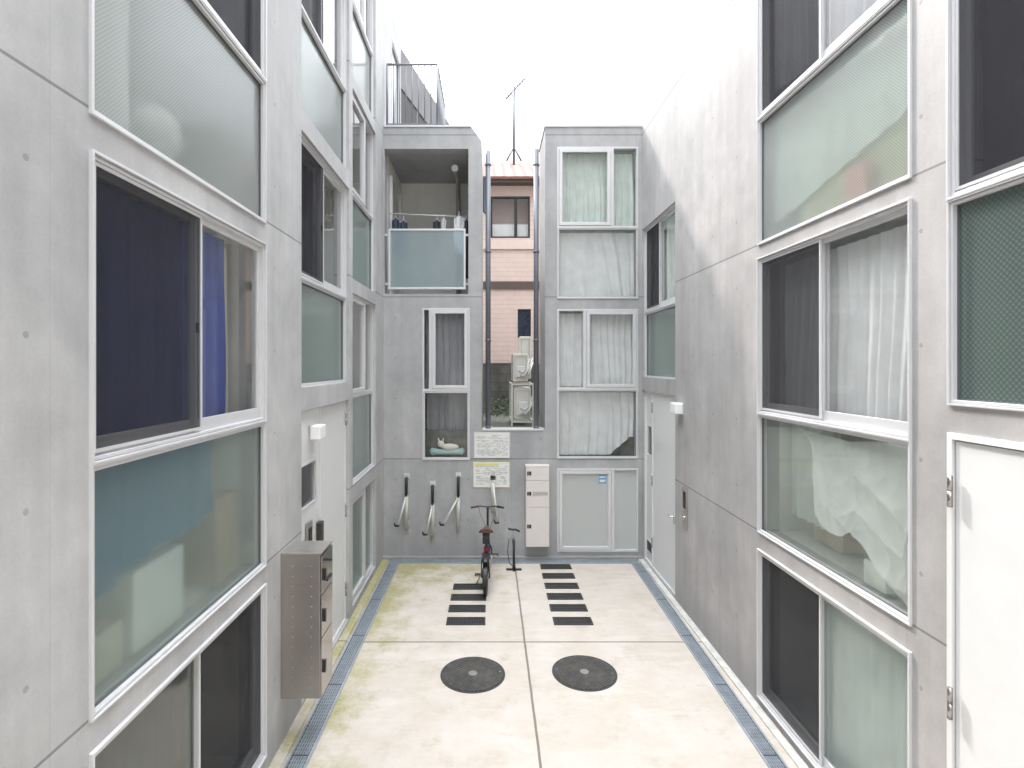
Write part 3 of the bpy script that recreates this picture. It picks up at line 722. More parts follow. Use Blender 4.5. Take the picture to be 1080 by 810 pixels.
t = NT('manhole_iron'); tcn = t.node('ShaderNodeTexCoord').outputs['Object']; sep = t.node('ShaderNodeSeparateXYZ'); t.l.new(tcn, sep.inputs[0])
k = math.pi/.021
a = t.math('SINE', t.math('MULTIPLY', sep.outputs[0], k)); b = t.math('SINE', t.math('MULTIPLY', sep.outputs[1], k))
pt = t.rng(t.math('MULTIPLY', a, b), -.1, .35, 0, 1); nz = t.noise(tcn, 9, 6, .7)
cc = t.mix(pt, vec(.03, .029, .028), vec(.09, .086, .08)); cc = t.mix(t.rng(nz, .4, .75, 0, .6), cc, vec(.17, .155, .135))
t.set(cc, .55, .35); t.bump(pt, .6, .006); M['manhole'] = t.m
def manhole(x, y, rz, label):
    e = empty('manhole_cover', (x, y, 0), rz); tag(e, label, 'manhole cover', 'round iron manhole covers in the courtyard')
    MB().disc((0, 0, 0), .335, .006, 64).build('rim', 'iron', e)
    MB().disc((0, 0, .001), .312, .010, 64).build('lid', 'manhole', e)
    m = MB(); ci = 64; r0, r1 = .255, .262; b0 = len(m.v)
    for j in range(ci):
        tt = 2*math.pi*j/ci
        for r in (r0, r1): m.v.append((r*math.cos(tt), r*math.sin(tt), .0125))
    for j in range(ci): m.f.append((2*j, 2*j+1, (2*j+3) % (2*ci), (2*j+2) % (2*ci)))
    m.build('raised_ring', 'iron', e)
    MB().disc((0, 0, .0105), .045, .004, 32).build('badge', 'steel', e)
    for s in (-1, 1): MB().disc((s*.285, 0, .0105), .012, .003, 16).build('key_bolt', 'chrome', e)
manhole(-.17, 5.71, .1, 'left round iron manhole cover in the floor before the bicycle')
manhole(.99, 5.74, -.15, 'right round iron manhole cover below the longer row of grates')

# ---------------------------------------------------------------- stainless box on the left wall
t = NT('stainless_panel'); tcn = t.node('ShaderNodeTexCoord').outputs['Object']; stt = t.node('ShaderNodeMapping'); stt.inputs['Scale'].default_value = (1, 1, 26); t.l.new(tcn, stt.inputs[0])
n1 = t.noise(stt.outputs[0], 3, 4); n2 = t.noise(tcn, 3, 4)
t.set(t.mix(n2, vec(.35, .315, .285), vec(.42, .385, .355)), t.rng(n1, .3, .7, .30, .42), .75); t.bump(n1, .05, .002); M['stain'] = t.m
pb = empty('parcel_box', (XL+.167, 4.795, .40)); tag(pb, 'tall stainless steel letter and parcel box hung on the left wall', 'mailbox')
bw, bd, bh = .334, .33, 1.21
MB().box(-.167, .160, -bd/2, bd/2, 0, bh).build('casing', 'stain', pb, bevel=.004)
m = MB(); m.box(-.167, .175, -bd/2-.004, bd/2, bh, bh+.012); m.build('lid', 'steel', pb, bevel=.002)
for (z0, z1) in ((.008, .50), (.508, .86), (.868, 1.19)):
    dd = MB().box(.1605, .176, -bd/2+.006, bd/2-.006, z0, z1).build('locker_door', 'mirror_steel', pb, bevel=.002)
    MB().box(.1765, .20, -bd/2+.03, -bd/2+.06, (z0+z1)/2-.05, (z0+z1)/2+.05).build('lock', 'black', dd)
m = MB()
for i in range(13):
    for xx in (-.07, .09):
        m.ball((xx, -bd/2, .09+i*.085), .006, .004, .006, 8, 4)
m.build('rivets', 'stain', pb)
MB().box(.177, .187, -.02, .12, .93, .95).box(.177, .215, -.0, .02, 1.10, 1.115).build('slot_flap', 'black', pb)

# ---------------------------------------------------------------- rear wall fittings
# cream letter lockers
lx0, lx1, lz0, lz1 = bx(554), bx(578.3), bz(573.3), bz(490)
ck = empty('letter_lockers', ((lx0+lx1)/2, YB, lz0)); tag(ck, 'cream three door letter locker hanging on the rear wall', 'mailbox')
w2 = (lx1-lx0)/2; hh = lz1-lz0; dp = .16
MB().box(-w2, w2, -dp, 0, 0, hh).build('casing', 'cream', ck, bevel=.004)
MB().box(-w2-.004, w2+.004, -dp-.018, 0, hh, hh+.01).build('lid', 'cream', ck)
cuts = [0, bz(532)-lz0, bz(504.7)-lz0, hh]
for i in range(3):
    a, b = cuts[i]+.004, cuts[i+1]-.004
    dd = MB().box(-w2+.004, w2-.004, -dp-.016, -dp, a, b).build('locker_door', 'cream', ck, bevel=.002)
    zc = [bz(552)-lz0, bz(518)-lz0, bz(497)-lz0][i]
    MB().box(-w2+.02, -w2+.045, -dp-.024, -dp-.0162, zc-.03, zc+.03).box(-w2+.052, -w2+.085, -dp-.024, -dp-.0162, zc-.03, zc+.03).build('lock', 'black', dd)
    if i == 1: MB().box(-w2+.11, -w2+.17, -dp-.022, -dp-.0162, zc-.03, zc+.03).box(-w2+.17, w2-.03, -dp-.020, -dp-.0162, zc-.028, zc+.028).build('post_slot', 'steel', dd)

# notice boards
def notice(x0, x1, y0, y1, label, head):
    e = empty('notice_board', (bx((x0+x1)/2), YB, bz(y1))); tag(e, label, 'notice')
    w = bx(x1)-bx(x0); h = bz(y0)-bz(y1)
    MB().box(-w/2, w/2, -.012, 0, 0, h).build('board', 'paper', e, bevel=.003)
    m = MB(); ring(m, -w/2+.004, w/2-.004, .004, h-.004, .008, -.0155, -.0125)
    m.build('border', 'yellow' if head else 'alu', e)
    rn = random.Random(3 if head else 5)
    if head: MB().box(-w/2+.02, w*.2, -.0152, -.0125, h-.055, h-.02).build('heading', 'yellow', e)
    m = MB(); z = h-.075
    if not head: z = h-.05
    while z > .04:
        x = -w/2+.03+rn.uniform(0, .03)
        while x < w/2-.06:
            l = rn.uniform(.02, .09)
            if rn.random() < .75: m.box(x, min(x+l, w/2-.03), -.0150, -.0125, z, z+.007)
            x += l+rn.uniform(.008, .02)
        z -= rn.choice((.017, .02, .028))
    m.build('print', 'ink', e)
notice(500, 537.5, 456, 483, 'plain white notice board with grey print above the yellow one', False)
notice(499, 537.5, 487.5, 514, 'white notice board with yellow heading and border below the plain one', True)

# bicycle wall hangers
def hanger(px, ytop, ymid, ybot, ax, ay, label, fold=False):
    x = bx(px); zt_, zm, zb = bz(ytop), bz(ymid), bz(ybot)
    e = empty('bicycle_hanger', (x, YB, zb)); tag(e, label, 'bicycle rack', 'bicycle hangers on the rear wall')
    y = -.05
    m = MB(); m.box(-.045, .045, -.012, 0, zt_-zb-.02, zt_-zb+.06); m.box(-.04, .04, -.012, 0, .05, .13); m.build('wall_plate', 'alu', e, bevel=.002)
    if not fold:
        MB().box(-.02, .02, y-.02, -.012, zm-zb, zt_-zb).tube([(0, y-.02, zm-zb), (0, y-.03, zt_-zb)], .02, 8).build('spring_arm', 'black', e)
    MB().tube([(0, y, 0), (0, y, zm-zb+.02)], .034, 16).build('tube', 'silver', e)
    dx = (ax-px)*PX; tip = (dx*.95, -.25, bz(ay)-zb-.06)
    MB().tube([(0, y-.02, zm-zb), tip], [.021, .015], 12).build('hook_arm', 'silver', e)
    MB().tube([(tip[0]-.05, tip[1], tip[2]), (tip[0]+.02, tip[1], tip[2])], .018, 12).tube([(tip[0]-.05, tip[1], tip[2]), (tip[0]-.055, tip[1], tip[2]+.05)], .012, 8).build('hook', 'black', e)
hanger(429, 503, 523, 557, 422, 546, 'leftmost bicycle hanger near the rear left corner')
hanger(456.5, 511, 532, 564.5, 451, 555, 'low bicycle hanger mounted between the two higher left ones')
hanger(483.5, 502, 524, 557, 468, 545, 'bicycle hanger whose arm swings far out left, below the window')
hanger(520, 505, 511, 538, 525, 543, 'silver bicycle hanger in front of the yellow notice', fold=True)

# drainpipes in the slot
def pipe(px, y, ytop, label, side):
    x = (px-516)/F*y; z1 = 3.2+(385-ytop)*y/F
    e = empty('drainpipe', (x, y, zs_+.02)); tag(e, label, 'drainpipe', 'blue grey drainpipes in the rear slot')
    MB().tube([(x, y, zs_+.025), (x, y, z1)], .043, 20).build('pipe', 'pipe', e, world=True)
    for yy in (174, 265.6, 359, 450):
        zz = 3.2+(385-yy)*y/F
        MB().tube([(x, y, zz-.02), (x, y, zz+.02)], .048, 20).build('collar', 'pipe', e, world=True)
        MB().box(x-.068, x+.068, y-.01, y+.01, zz-.009, zz+.009).build('clamp', 'steel', e, world=True)
    if side: MB().tube([(x, y, z1-1.05), (x-side*.06, y+.02, z1-1.0), (x-side*.06, y+.02, z1-.45), (x, y, z1-.4)], .03, 12).build('branch', 'pipe', e, world=True)
pipe(514.8, 9.27, 160, 'left blue grey drainpipe standing in the rear slot', 1)
pipe(565.5, 9.27, 158, 'right blue grey drainpipe standing in the rear slot', 0)

# ---------------------------------------------------------------- behind the slot: raised plot, house, air conditioners
g = MB().box(-12, 14, YB+.25, 60, -.02, zs_-.03).build('raised_ground', 'raised'); tag(g, kind='structure')
YH = 13.0; PH = YH/F
def hx(x): return (x-516)*PH
def hz(y): return 3.2+(385-y)*PH
t = NT('pink_siding'); pos = t.node('ShaderNodeNewGeometry').outputs['Position']; sep = t.node('ShaderNodeSeparateXYZ'); t.l.new(pos, sep.inputs[0])
fz = t.math('FRACT', t.math('DIVIDE', sep.outputs[2], .11)); ln = t.math('LESS_THAN', fz, .12)
fx = t.math('FRACT', t.math('ADD', t.math('DIVIDE', sep.outputs[0], .3), t.math('MULTIPLY', t.math('FLOOR', t.math('DIVIDE', sep.outputs[2], .11)), .5))); l2 = t.math('LESS_THAN', fx, .03)
lnn = t.math('MAXIMUM', ln, l2)
c = t.mix(t.rng(t.noise(pos, 3, 5), .3, .7, 0, 1), vec(.62, .485, .43), vec(.69, .55, .49)); c = t.mix(t.math('MULTIPLY', lnn, .35), c, vec(.40, .28, .24)); t.bump(t.math('SUBTRACT', 1, lnn), .3, .01); t.set(c, .8); M['pink'] = t.m
M['pinkplain'] = plain('pink_render', (.68, .54, .48), .8, 0, .04)
t = NT('red_roof_tiles'); tcn = t.node('ShaderNodeTexCoord').outputs['Object']
sep = t.node('ShaderNodeSeparateXYZ'); t.l.new(tcn, sep.inputs[0])
wv1 = t.math('SINE', t.math('MULTIPLY', sep.outputs[0], 2*math.pi/.24)); rr_ = t.math('FRACT', t.math('DIVIDE', sep.outputs[1], .24))
c = t.mix(t.rng(t.noise(tcn, 6, 5), .3, .7, 0, 1), vec(.15, .062, .05), vec(.22, .095, .075)); c = t.mix(t.math('MULTIPLY', t.math('LESS_THAN', rr_, .15), .6), c, vec(.14, .06, .05))
t.bump(t.math('ADD', wv1, rr_), .6, .03); t.set(c, .7); M['rtile'] = t.m
hs_ = empty('house', (.6, YH+2, zs_)); tag(hs_, 'pink sided house with a red tiled roof seen through the slot', 'building')
hwin = (hx(517.5), hx(559), hz(251), hz(207)); hdk = (hx(546), hx(560), hz(372), hz(326))
m = MB(); grid_wall(m, -2.2, 3.6, hz(383), hz(188), [hwin, hdk], .18, lambda s, d, z: (s, YH+d, z)); m.build('wall', 'pink', hs_, world=True)
m = MB(); m.box(-2.2, -2.0, YH+.18, 18, zs_, hz(188)); m.box(3.4, 3.6, YH+.18, 18, zs_, hz(188)); m.box(-2.0, 3.4, 17.8, 18, zs_, hz(188)); m.box(-2.0, 3.4, YH+.5, YH+.55, zs_, hz(188)); m.build('inner_wall', 'pinkplain', hs_, world=True)
m = MB(); m.box(-2.25, 3.65, YH-.03, YH, hz(305), hz(297)); m.build('trim_band', 'brownband', hs_, world=True)
m = MB(); m.box(-2.2, 3.6, YH-.02, YH-.002, hz(205), hz(195.5)); m.box(-2.2, 3.6, YH-.04, YH-.002, hz(263), hz(254)); m.build('render_band', 'pinkplain', hs_, world=True)
m = MB(); m.box(-2.5, 3.9, YH-.28, YH+.1, hz(195)-.03, hz(189)-.06); m.build('eave', 'brownband', hs_, world=True)
ze = hz(188)-.09; m = MB(); k = 0
m.prism([(YH-.32, ze+.03), (YH+2.6, ze+1.42), (YH+5.4, ze+.0), (YH+5.4, ze-.08), (YH+2.6, ze+1.34), (YH-.32, ze-.03)], 0, -2.6, 4.0)
m.build('roof', 'rtile', hs_, world=True)
m = MB(); ring(m, hwin[0], hwin[1], hwin[2], hwin[3], .04, YH+.01, YH+.08); xm = hx(544); m.box(xm-.035, xm+.035, YH+.01, YH+.08, hwin[2]+.04, hwin[3]-.04)
f = m.build('window', 'black', hs_, world=True); f2 = MB().box(hwin[0]+.04, hwin[1]-.04, YH+.04, YH+.046, hwin[2]+.04, hwin[3]-.04).build('glass_pane', 'clear', f)
m = MB().box(hdk[0], hdk[1], YH+.06, YH+.08, hdk[2], hdk[3]); m.build('window', 'navy', hs_, world=True)
f = m = MB(); m.box(hwin[0], hwin[1], YH+.12, YH+.16, hwin[2], hwin[2]+.35); 
cu = m.build('window_blind', 'c_white', hs_, world=True)
# block wall with weeds
t = NT('weathered_block'); pos = t.node('ShaderNodeNewGeometry').outputs['Position']
bt = t.node('ShaderNodeTexBrick'); mpn = t.node('ShaderNodeMapping'); mpn.inputs['Rotation'].default_value = (R(90), 0, 0); t.l.new(pos, mpn.inputs[0]); t.l.new(mpn.outputs[0], bt.inputs['Vector'])
bt.inputs['Scale'].default_value = 1; bt.inputs['Brick Width'].default_value = .4; bt.inputs['Row Height'].default_value = .2; bt.inputs['Mortar Size'].default_value = .008
bt.inputs['Color1'].default_value = (.11, .105, .10, 1); bt.inputs['Color2'].default_value = (.15, .14, .13, 1); bt.inputs['Mortar'].default_value = (.07, .07, .065, 1)
c = t.mix(t.rng(t.noise(pos, 3, 6), .4, .7, 0, .8), bt.outputs['Color'], vec(.06, .06, .05)); t.set(c, .9); M['block'] = t.m
bwl = MB().box(-2.6, 4.2, YH-.35, YH-.2, zs_-.03, hz(384)).build('block_wall', 'block'); tag(bwl, 'dark weathered block wall below the pink house', 'wall')
M['leaf'] = plain('weed_leaf', (.07, .11, .035), .6, 0, .35, 20)
m = MB(); rn = random.Random(11)
for i in range(900):
    x = rn.uniform(-.9, 1.6); y = YH-.45-abs(rn.gauss(0, .35)); h = max(0, rn.gauss(.16, .16))*(1 if x < .9 else .4); z = zs_-.03+h
    s = rn.uniform(.02, .05); a = rn.uniform(0, 6.28); tl = rn.uniform(-.7, .7)
    p = Vector((x, y, z)); u = Vector((math.cos(a), math.sin(a), tl))*s; v = Vector((-math.sin(a), math.cos(a), rn.uniform(-.4, .8)))*s*.5
    m.quad(p-u, p+v, p+u, p-v)
wd = m.build('weeds', 'leaf'); tag(wd, 'low green weeds growing along the block wall', 'weeds', kind='stuff')

def acunit(x0, x1, y, z0, z1, label):
    e = empty('air_conditioner', ((x0+x1)/2, y, z0)); tag(e, label, 'air conditioner', 'air conditioner units in the rear slot')
    w = (x1-x0)/2; h = z1-z0
    MB().box(-w, w, 0, .78, 0, h).build('casing', 'ac', e, bevel=.012)
    m = MB(); ring(m, -w+.03, w-.03, .05, h-.05, .012, -.006, .001); m.build('panel_edge', 'steel', e)
    MB().box(-w*.45, w*.6, -.035, -.0, .08, h*.55).build('valve_cover', 'white', e, bevel=.01)
    m = MB(); m.tube([(0, -.03, .12), (.06, -.09, .10), (w*.8, -.08, .18), (w+.03, -.02, .32)], .018, 10); m.tube([(-.03, -.03, .2), (.03, -.08, .17), (w*.8, -.06, .24), (w+.03, -.01, .42)], .014, 10); m.build('hose', 'ac', e)
    return e
ya = 10.1; pa = ya/F
def ax_(x): return (x-516)*pa
def az(y): return 3.2+(385-y)*pa
acunit(ax_(542), ax_(560), ya+.03, az(442), az(409), 'cream air conditioner inside the rack at the bottom of the stack')
acunit(ax_(541), ax_(557), ya+.03, az(402.5), az(373), 'cream air conditioner standing on top of the metal rack')
acunit(ax_(551), ax_(564), ya+.9, az(372)-.5, az(351)-.02, 'tall white air conditioner casing behind the stacked units')
rk = empty('unit_rack', (ax_(551), ya, az(448))); tag(rk, 'white metal rack carrying two air conditioner units in the slot', 'rack')
m = MB(); a0, a1, c0, c1 = ax_(539), ax_(563), zs_-.03, az(404)
for xx in (a0, a1-.03):
    for yy in (ya-.02, ya+.86): m.box(xx, xx+.03, yy, yy+.03, c0, c1)
m.build('leg', 'ac', rk, world=True)
m = MB()
for zz in (az(444), az(404)-.01):
    for yy in (ya-.02, ya+.86): m.box(a0+.03, a1-.03, yy+.002, yy+.028, zz-.03, zz)
    for xx in (a0+.002, a1-.028): m.box(xx, xx+.026, ya+.01, ya+.86, zz-.028, zz-.002)
m.build('shelf_rail', 'ac', rk, world=True)
# aerial on the house roof
zb = 8.3; an = empty('roof_antenna', (hx(543)*15/13, 15, zb)); tag(an, 'thin television antenna on a mast above the pink house', 'antenna')
XA = (542-516)/F*15; zA = lambda y: 3.2+(385-y)*15/F
MB().tube([(XA, 15, 8.5), (XA, 15, zA(92))], .032, 8).build('mast', 'pipe', an, world=True)
m = MB(); p0 = Vector((XA-.20, 15.1, zA(102))); p1 = Vector((XA+.28, 14.85, zA(86))); m.tube([p0, p1], .018, 8)
for i in range(9):
    p = p0.lerp(p1, i/8); l = .10+.10*(1-i/8); d = Vector((.35, 0.8, -.05)).normalized()*l; m.tube([p-d, p+d], .011, 6)
m.build('boom', 'pipe', an, world=True)
m = MB()
for dx, dy in ((-.2, 0), (.2, 0), (0, .25)): m.tube([(XA, 15, zA(155)), (XA+dx, 15+dy, 8.75)], .022, 6)
m.build('stay_foot', 'pipe', an, world=True)

# ---------------------------------------------------------------- bicycle (its back wheel towards the camera)
bk = empty('bicycle', (-.035, 8.15, 0), R(-2)); tag(bk, 'small black folding bicycle with brown saddle leaning by the rear wall', 'bicycle')
r = .205; ry, fy = -.44, .48
def wheel(y, name='wheel', x=0):
    pts = [(x, y+r*math.cos(2*math.pi*i/40), r+.022+r*math.sin(2*math.pi*i/40)) for i in range(40)]
    o = MB().tube(pts, .027, 10, close=True).build(name, 'rubber', bk)
    pts = [(x, y+(r-.028)*math.cos(2*math.pi*i/40), r+.022+(r-.028)*math.sin(2*math.pi*i/40)) for i in range(40)]
    MB().tube(pts, .011, 8, close=True).build('rim', 'steel', o)
    m = MB().tube([(x-.045, y, r+.022), (x+.045, y, r+.022)], .018, 12)
    for i in range(20):
        a = 2*math.pi*i/20; m.tube([(x+(.03 if i % 2 else -.03), y, r+.022), (x, y+(r-.03)*math.cos(a), r+.022+(r-.03)*math.sin(a))], .0012, 4)
    m.build('hub', 'steel', o); return o
wheel(ry); wheel(fy)
hzt = r+.022
m = MB(); m.tube([(0, -.02, .30), (0, .36, .50)], .028, 12); m.tube([(0, -.02, .24), (0, -.14, .52)], .021, 12); m.tube([(0, .33, .60), (0, .39, .40)], .022, 12)
for s in (-1, 1):
    m.tube([(s*.025, -.02, .27), (s*.055, ry, hzt)], .010, 8); m.tube([(s*.02, -.12, .48), (s*.055, ry, hzt)], .008, 8)
m.build('frame', 'navy', bk)
m = MB()
for s in (-1, 1): m.tube([(s*.03, .39, .42), (s*.055, .42, .36), (s*.055, fy, hzt)], .012, 8)
m.build('fork', 'navy', bk)
MB().tube([(0, -.135, .50), (0, -.20, .80)], .021, 12).build('seat_post', 'black', bk)
MB().box(-.05, .05, -.34, -.22, .66, .77).build('saddle_bag', 'black', bk, bevel=.02)
# saddle
sd = MB(); n = 14; prof = []
for i in range(n+1):
    u = i/n; y = -.33+.27*u; wd_ = .098*(1-u)**.6+.018 if u > .12 else .098*(.6+u*3.3)+.01
    for j in range(9):
        a = math.pi*j/8; sd.v.append((wd_*math.cos(a), y, .80+.055*math.sin(a)+(.018 if u < .3 else 0)*(1-u)))
for i in range(n):
    for j in range(8): k = i*9+j; sd.f.append((k, k+1, k+10, k+9))
sd.f.append(tuple(range(9))); sd.smooth = True
for i in range(n): sd.f.append((i*9, i*9+9, i*9+17, i*9+8))
sd.build('saddle', 'brown', bk)
m = MB().box(-.05, .05, -.31, -.12, .775, .795); m.build('saddle_rails', 'black', bk)
MB().tube([(0, .33, .60), (0, .30, .98), (0, .30, 1.03)], .017, 12).build('stem', 'black', bk)
MB().tube([(-.25, .25, 1.03), (-.12, .30, 1.04), (0, .30, 1.03), (.12, .30, 1.04), (.25, .25, 1.03)], .011, 10).build('handlebar', 'black', bk)
for s in (-1, 1):
    MB().tube([(s*.25, .25, 1.03), (s*.15, .288, 1.038)], .017, 12).build('grip', 'black' if s > 0 else 'brown', bk)
    MB().tube([(s*.15, .30, 1.03), (s*.17, .34, 1.015), (s*.23, .33, 1.005)], .006, 6).build('brake_lever', 'steel', bk)
    MB().tube([(s*.14, .31, 1.03), (s*.12, .38, .90), (s*.04, .42, .70), (s*.02, .40, .5)], .0035, 6).build('brake_cable', 'black', bk)
m = MB().tube([(-.06, -.02, .26), (.06, -.02, .26)], .016, 12); m.tube([(.06, -.02, .26), (.075, .06, .38)], .009, 8); m.tube([(-.06, -.02, .26), (-.075, -.10, .14)], .009, 8)
m.tube([(.045, -.02+.075*math.cos(2*math.pi*i/24), .26+.075*math.sin(2*math.pi*i/24)) for i in range(24)], .006, 6, close=True); m.build('crank', 'steel', bk)
for s, y, z in ((1, .06, .38), (-1, -.10, .14)):
    p = MB().box(s*.08, s*.17, y-.035, y+.035, z-.011, z+.011).build('pedal', 'black', bk, bevel=.003)
    MB().box(s*.095, s*.155, y-.040, y-.0352, z-.008, z+.008).build('pedal_reflector', 'orange', p)
MB().tube([(0, -.235, .56), (0, -.25, .56)], .028, 16).build('rear_reflector', 'red', bk)
m = MB(); n = 16; rg_ = r+.045
for i in range(n+1):
    a = R(35+i*9.5)
    for xx, dr in ((-.036, -.012), (-.025, 0), (.025, 0), (.036, -.012)): m.v.append((xx, ry+(rg_+dr)*math.cos(a), hzt+(rg_+dr)*math.sin(a)))
for i in range(n):
    for q in range(3): k = i*4+q; m.f.append((k, k+1, k+5, k+4))
m.build('mudguard', 'black', bk)
m = MB(); m.box(-.055, .055, -.62, -.25, .50, .515)
for s_ in (-1, 1): m.tube([(s_*.05, -.60, .50), (s_*.058, ry, hzt)], .007, 8)
m.build('rear_rack', 'black', bk)
MB().tube([(-.04, -.15, .25), (-.15, -.10, .0)], .008, 8).build('kickstand', 'steel', bk)
# floor pump
pp = empty('bicycle_pump', (.385, 8.62, 0)); tag(pp, 'black floor pump standing by the rear wall right of the bicycle', 'pump')
MB().box(-.12, .12, -.03, .03, 0, .018).box(-.02, .02, -.07, .05, .0, .022).build('foot_plate', 'black', pp, bevel=.004)
MB().tube([(0, 0, .018), (0, 0, .07), (0, 0, .46)], [.028, .02, .02], 16).build('barrel', 'black', pp)
MB().tube([(0, 0, .46), (0, 0, .63)], .008, 8).build('piston_rod', 'steel', pp)
MB().tube([(-.09, 0, .645), (-.03, 0, .63), (.03, 0, .63), (.09, 0, .60)], .016, 12).build('handle', 'black', pp)
MB().tube([(0, -.02, .05), (-.07, -.04, .12), (-.10, -.03, .30), (-.08, -.02, .48), (-.02, -.02, .50), (-.02, -.02, .40)], .006, 8).build('hose', 'black', pp)

# ---------------------------------------------------------------- curtains and things behind the glass
def full(side, a, z, w, h, mat, label, **k): return curtain(side, a, z, k.pop('x0', .04), k.pop('x1', w-.04), k.pop('z0', .04), k.pop('z1', h-.06), mat, label, **k)
# left near column
full('L', 2.41, 2.76, W1, 1.385, 'c_blue', 'dark navy curtain behind the insect screen in the near left window', x1=1.52, folds=10)
curtain('L', 2.41, 2.76, 1.52, 1.68, .04, 1.30, 'c_ivory', 'ivory curtain strip beside the navy curtain in the near left window', folds=3, depth=.2)
curtain('L', 2.41, 1.635, .04, 1.35, .35, 1.10, 'c_teal', 'blue blanket hanging behind the frosted near left pane', folds=5, amp=.012, hem=lambda u: .27*u+.05*math.sin(5*u), cat='blanket', name='blanket')
curtain('L', 2.41, 4.30, .04, .50, .03, 1.08, 'c_white', 'white curtain drawn aside in the upper frosted left window', folds=4, hem=lambda u: .0, depth=.16)
full('L', 2.41, 5.40, W1, 1.40, 'c_grey', 'grey curtain in the topmost near left window', folds=12)
full('L', 2.41, .15, W1, 1.35, 'c_grey', 'grey curtain in the ground level window at the near left', x1=.95, folds=7)
MBx = MB().ball((0, 0, 0), .17, .17, .19, 24, 16); o = MBx.build('pendant_lamp', 'paper', loc=(XL-.42, 3.55, 4.68)); tag(o, 'round white paper lantern behind the upper frosted left pane', 'lamp')
def carton(side, a, z, x0, x1, y0, y1, z0, z1, mat, label, cat='box', name='carton'):
    e = empty(name, wloc(side, a, z), ROT[side]); tag(e, label, cat)
    MB().box(x0, x1, y0, y1, z0, z1).build('body', mat, e, bevel=.006)
    MB().box(x0+.01, x1-.01, y0+.0, y1, z1+.002, z1+.01).build('lid_flap', mat, e)
carton('L', 2.41, 1.635, .50, .98, .13, .5, .03, .46, 'cardboard', 'white carton standing under the blue blanket in the left window')
carton('L', 2.41, 1.635, .06, .42, .13, .5, .03, .26, 'c_ivory', 'low cream carton in the near corner of the frosted left window')
carton('L', 2.41, 1.635, 1.42, 1.75, .15, .5, .03, .62, 'box_brown', 'brown carton at the far end of the frosted left window')
# left A and B columns
full('L', 5.144, 4.03, WA, 1.37, 'c_dark', 'charcoal curtain in the upper sliding window above the white left entrance', x1=1.2, folds=8, depth=.22)
full('L', 5.144, 2.99, WA, 1.04, 'c_sage', 'pale green curtain directly above the white left entrance', folds=7, depth=.6)
full('L', 5.144, 6.62, WA, 1.38, 'c_grey', 'grey curtain high on the left wall above the entrance column', folds=8, depth=.22)
full('L', 7.07, 2.79, WB_, 1.34, 'c_grey', 'grey curtain in the far left casement at middle height', x1=.9, folds=6, depth=.22)
full('L', 7.07, 5.44, WB_, 1.32, 'c_dark', 'charcoal curtain in the far left casement beside the balcony', x1=.9, folds=6, depth=.22)
full('L', 7.07, 1.66, WB_, 1.13, 'c_white', 'white curtain behind the frosted far left pane at middle height', x0=.9, folds=4, depth=.25)
# rear left
full('B', bx(445.5), bz(412), wl_, bz(325)-bz(412), 'c_grey', 'grey curtain in the rear window below the balcony', folds=8)
full('B', bx(445.5), bz(485), wl_, bz(412)-bz(485), 'c_grey', 'grey curtain behind the plush toy in the lower rear window', folds=7, depth=.32)
# rear right
a_ = bx(587.5)
full('B', a_, bz(240), wr, bz(155)-bz(240), 'c_green', 'pale sheer curtain in the topmost rear right window', folds=13)
full('B', a_, bz(315), wr, bz(240)-bz(315), 'c_white', 'loosely draped white curtain in the second highest rear right window', folds=6, amp=.02, gather=1)
full('B', a_, bz(410.5), wr, bz(326)-bz(410.5), 'c_white', 'white curtain in the rear right window with the narrow left pane', folds=12)
full('B', a_, bz(483.5), wr, bz(410.5)-bz(483.5), 'c_white', 'white curtain lifted at its lower right corner', folds=10, hem=lambda u: max(0, (u-.68))*1.1 if u < .95 else .3)
MB().quad((0, 0, 0), (.01, 0, 0), (.01, 0, .01))
# right near column
full('R', 5.185, 2.74, W2, 1.46, 'c_white', 'long white sheer curtain in the middle near right window', x0=.20, folds=14, z1=1.36)
full('R', 5.185, 5.49, W2, 1.41, 'c_grey', 'grey curtain in the highest near right window', x0=.2, folds=9)
curtain('R', 5.185, 4.32, .04, 1.84, .30, 1.13, 'c_green', 'pale green curtain ending above coloured things in the upper frosted right window', folds=9, amp=.010, hem=lambda u: -.12+.36*u)
curtain('R', 5.185, 4.32, .4, 1.84, .03, .90, 'c_yellow', 'yellow cloth behind the upper frosted right pane', folds=3, depth=.19, cat='cloth', name='cloth')
carton('R', 5.185, 4.32, 1.12, 1.34, .09, .16, .03, .30, plain('salmon_box', (.65, .32, .26), .7), 'salmon coloured box in the upper frosted right window')
curtain('R', 5.185, 1.635, .04, .75, .18, 1.05, 'c_green', 'pale curtain hanging at the far side of the lower frosted right window', folds=6, depth=.3)
carton('R', 5.185, 1.635, .30, .72, .34, .6, .03, .20, 'box_brown', 'low brown box under the pale curtain in the right window')
carton('R', 5.185, 1.635, 1.28, 1.50, .12, .25, .03, .19, 'cardboard', 'small white carton near the crumpled sheet')
full('R', 5.185, .09, W2, 1.39, 'c_white', 'white curtain in the ground level near right window', x0=.9, folds=7)
full('R', 3.035, 4.10, 1.835, 1.40, 'c_dark', 'charcoal curtain in the window at the right edge above the wired pane', folds=9)
full('R', 3.035, 2.98, 1.835, 1.12, 'c_grey', 'grey curtain behind the wired frosted pane at the right edge', folds=9, depth=.3)
full('R', 9.10, 4.05, 1.59, 1.38, 'c_green', 'pale curtain in the recessed window above the far right door', x0=.8, folds=6)
full('R', 9.10, 3.0, 1.59, 1.05, 'c_sage', 'pale green curtain in the pane directly above the far right door', folds=7, depth=.6)

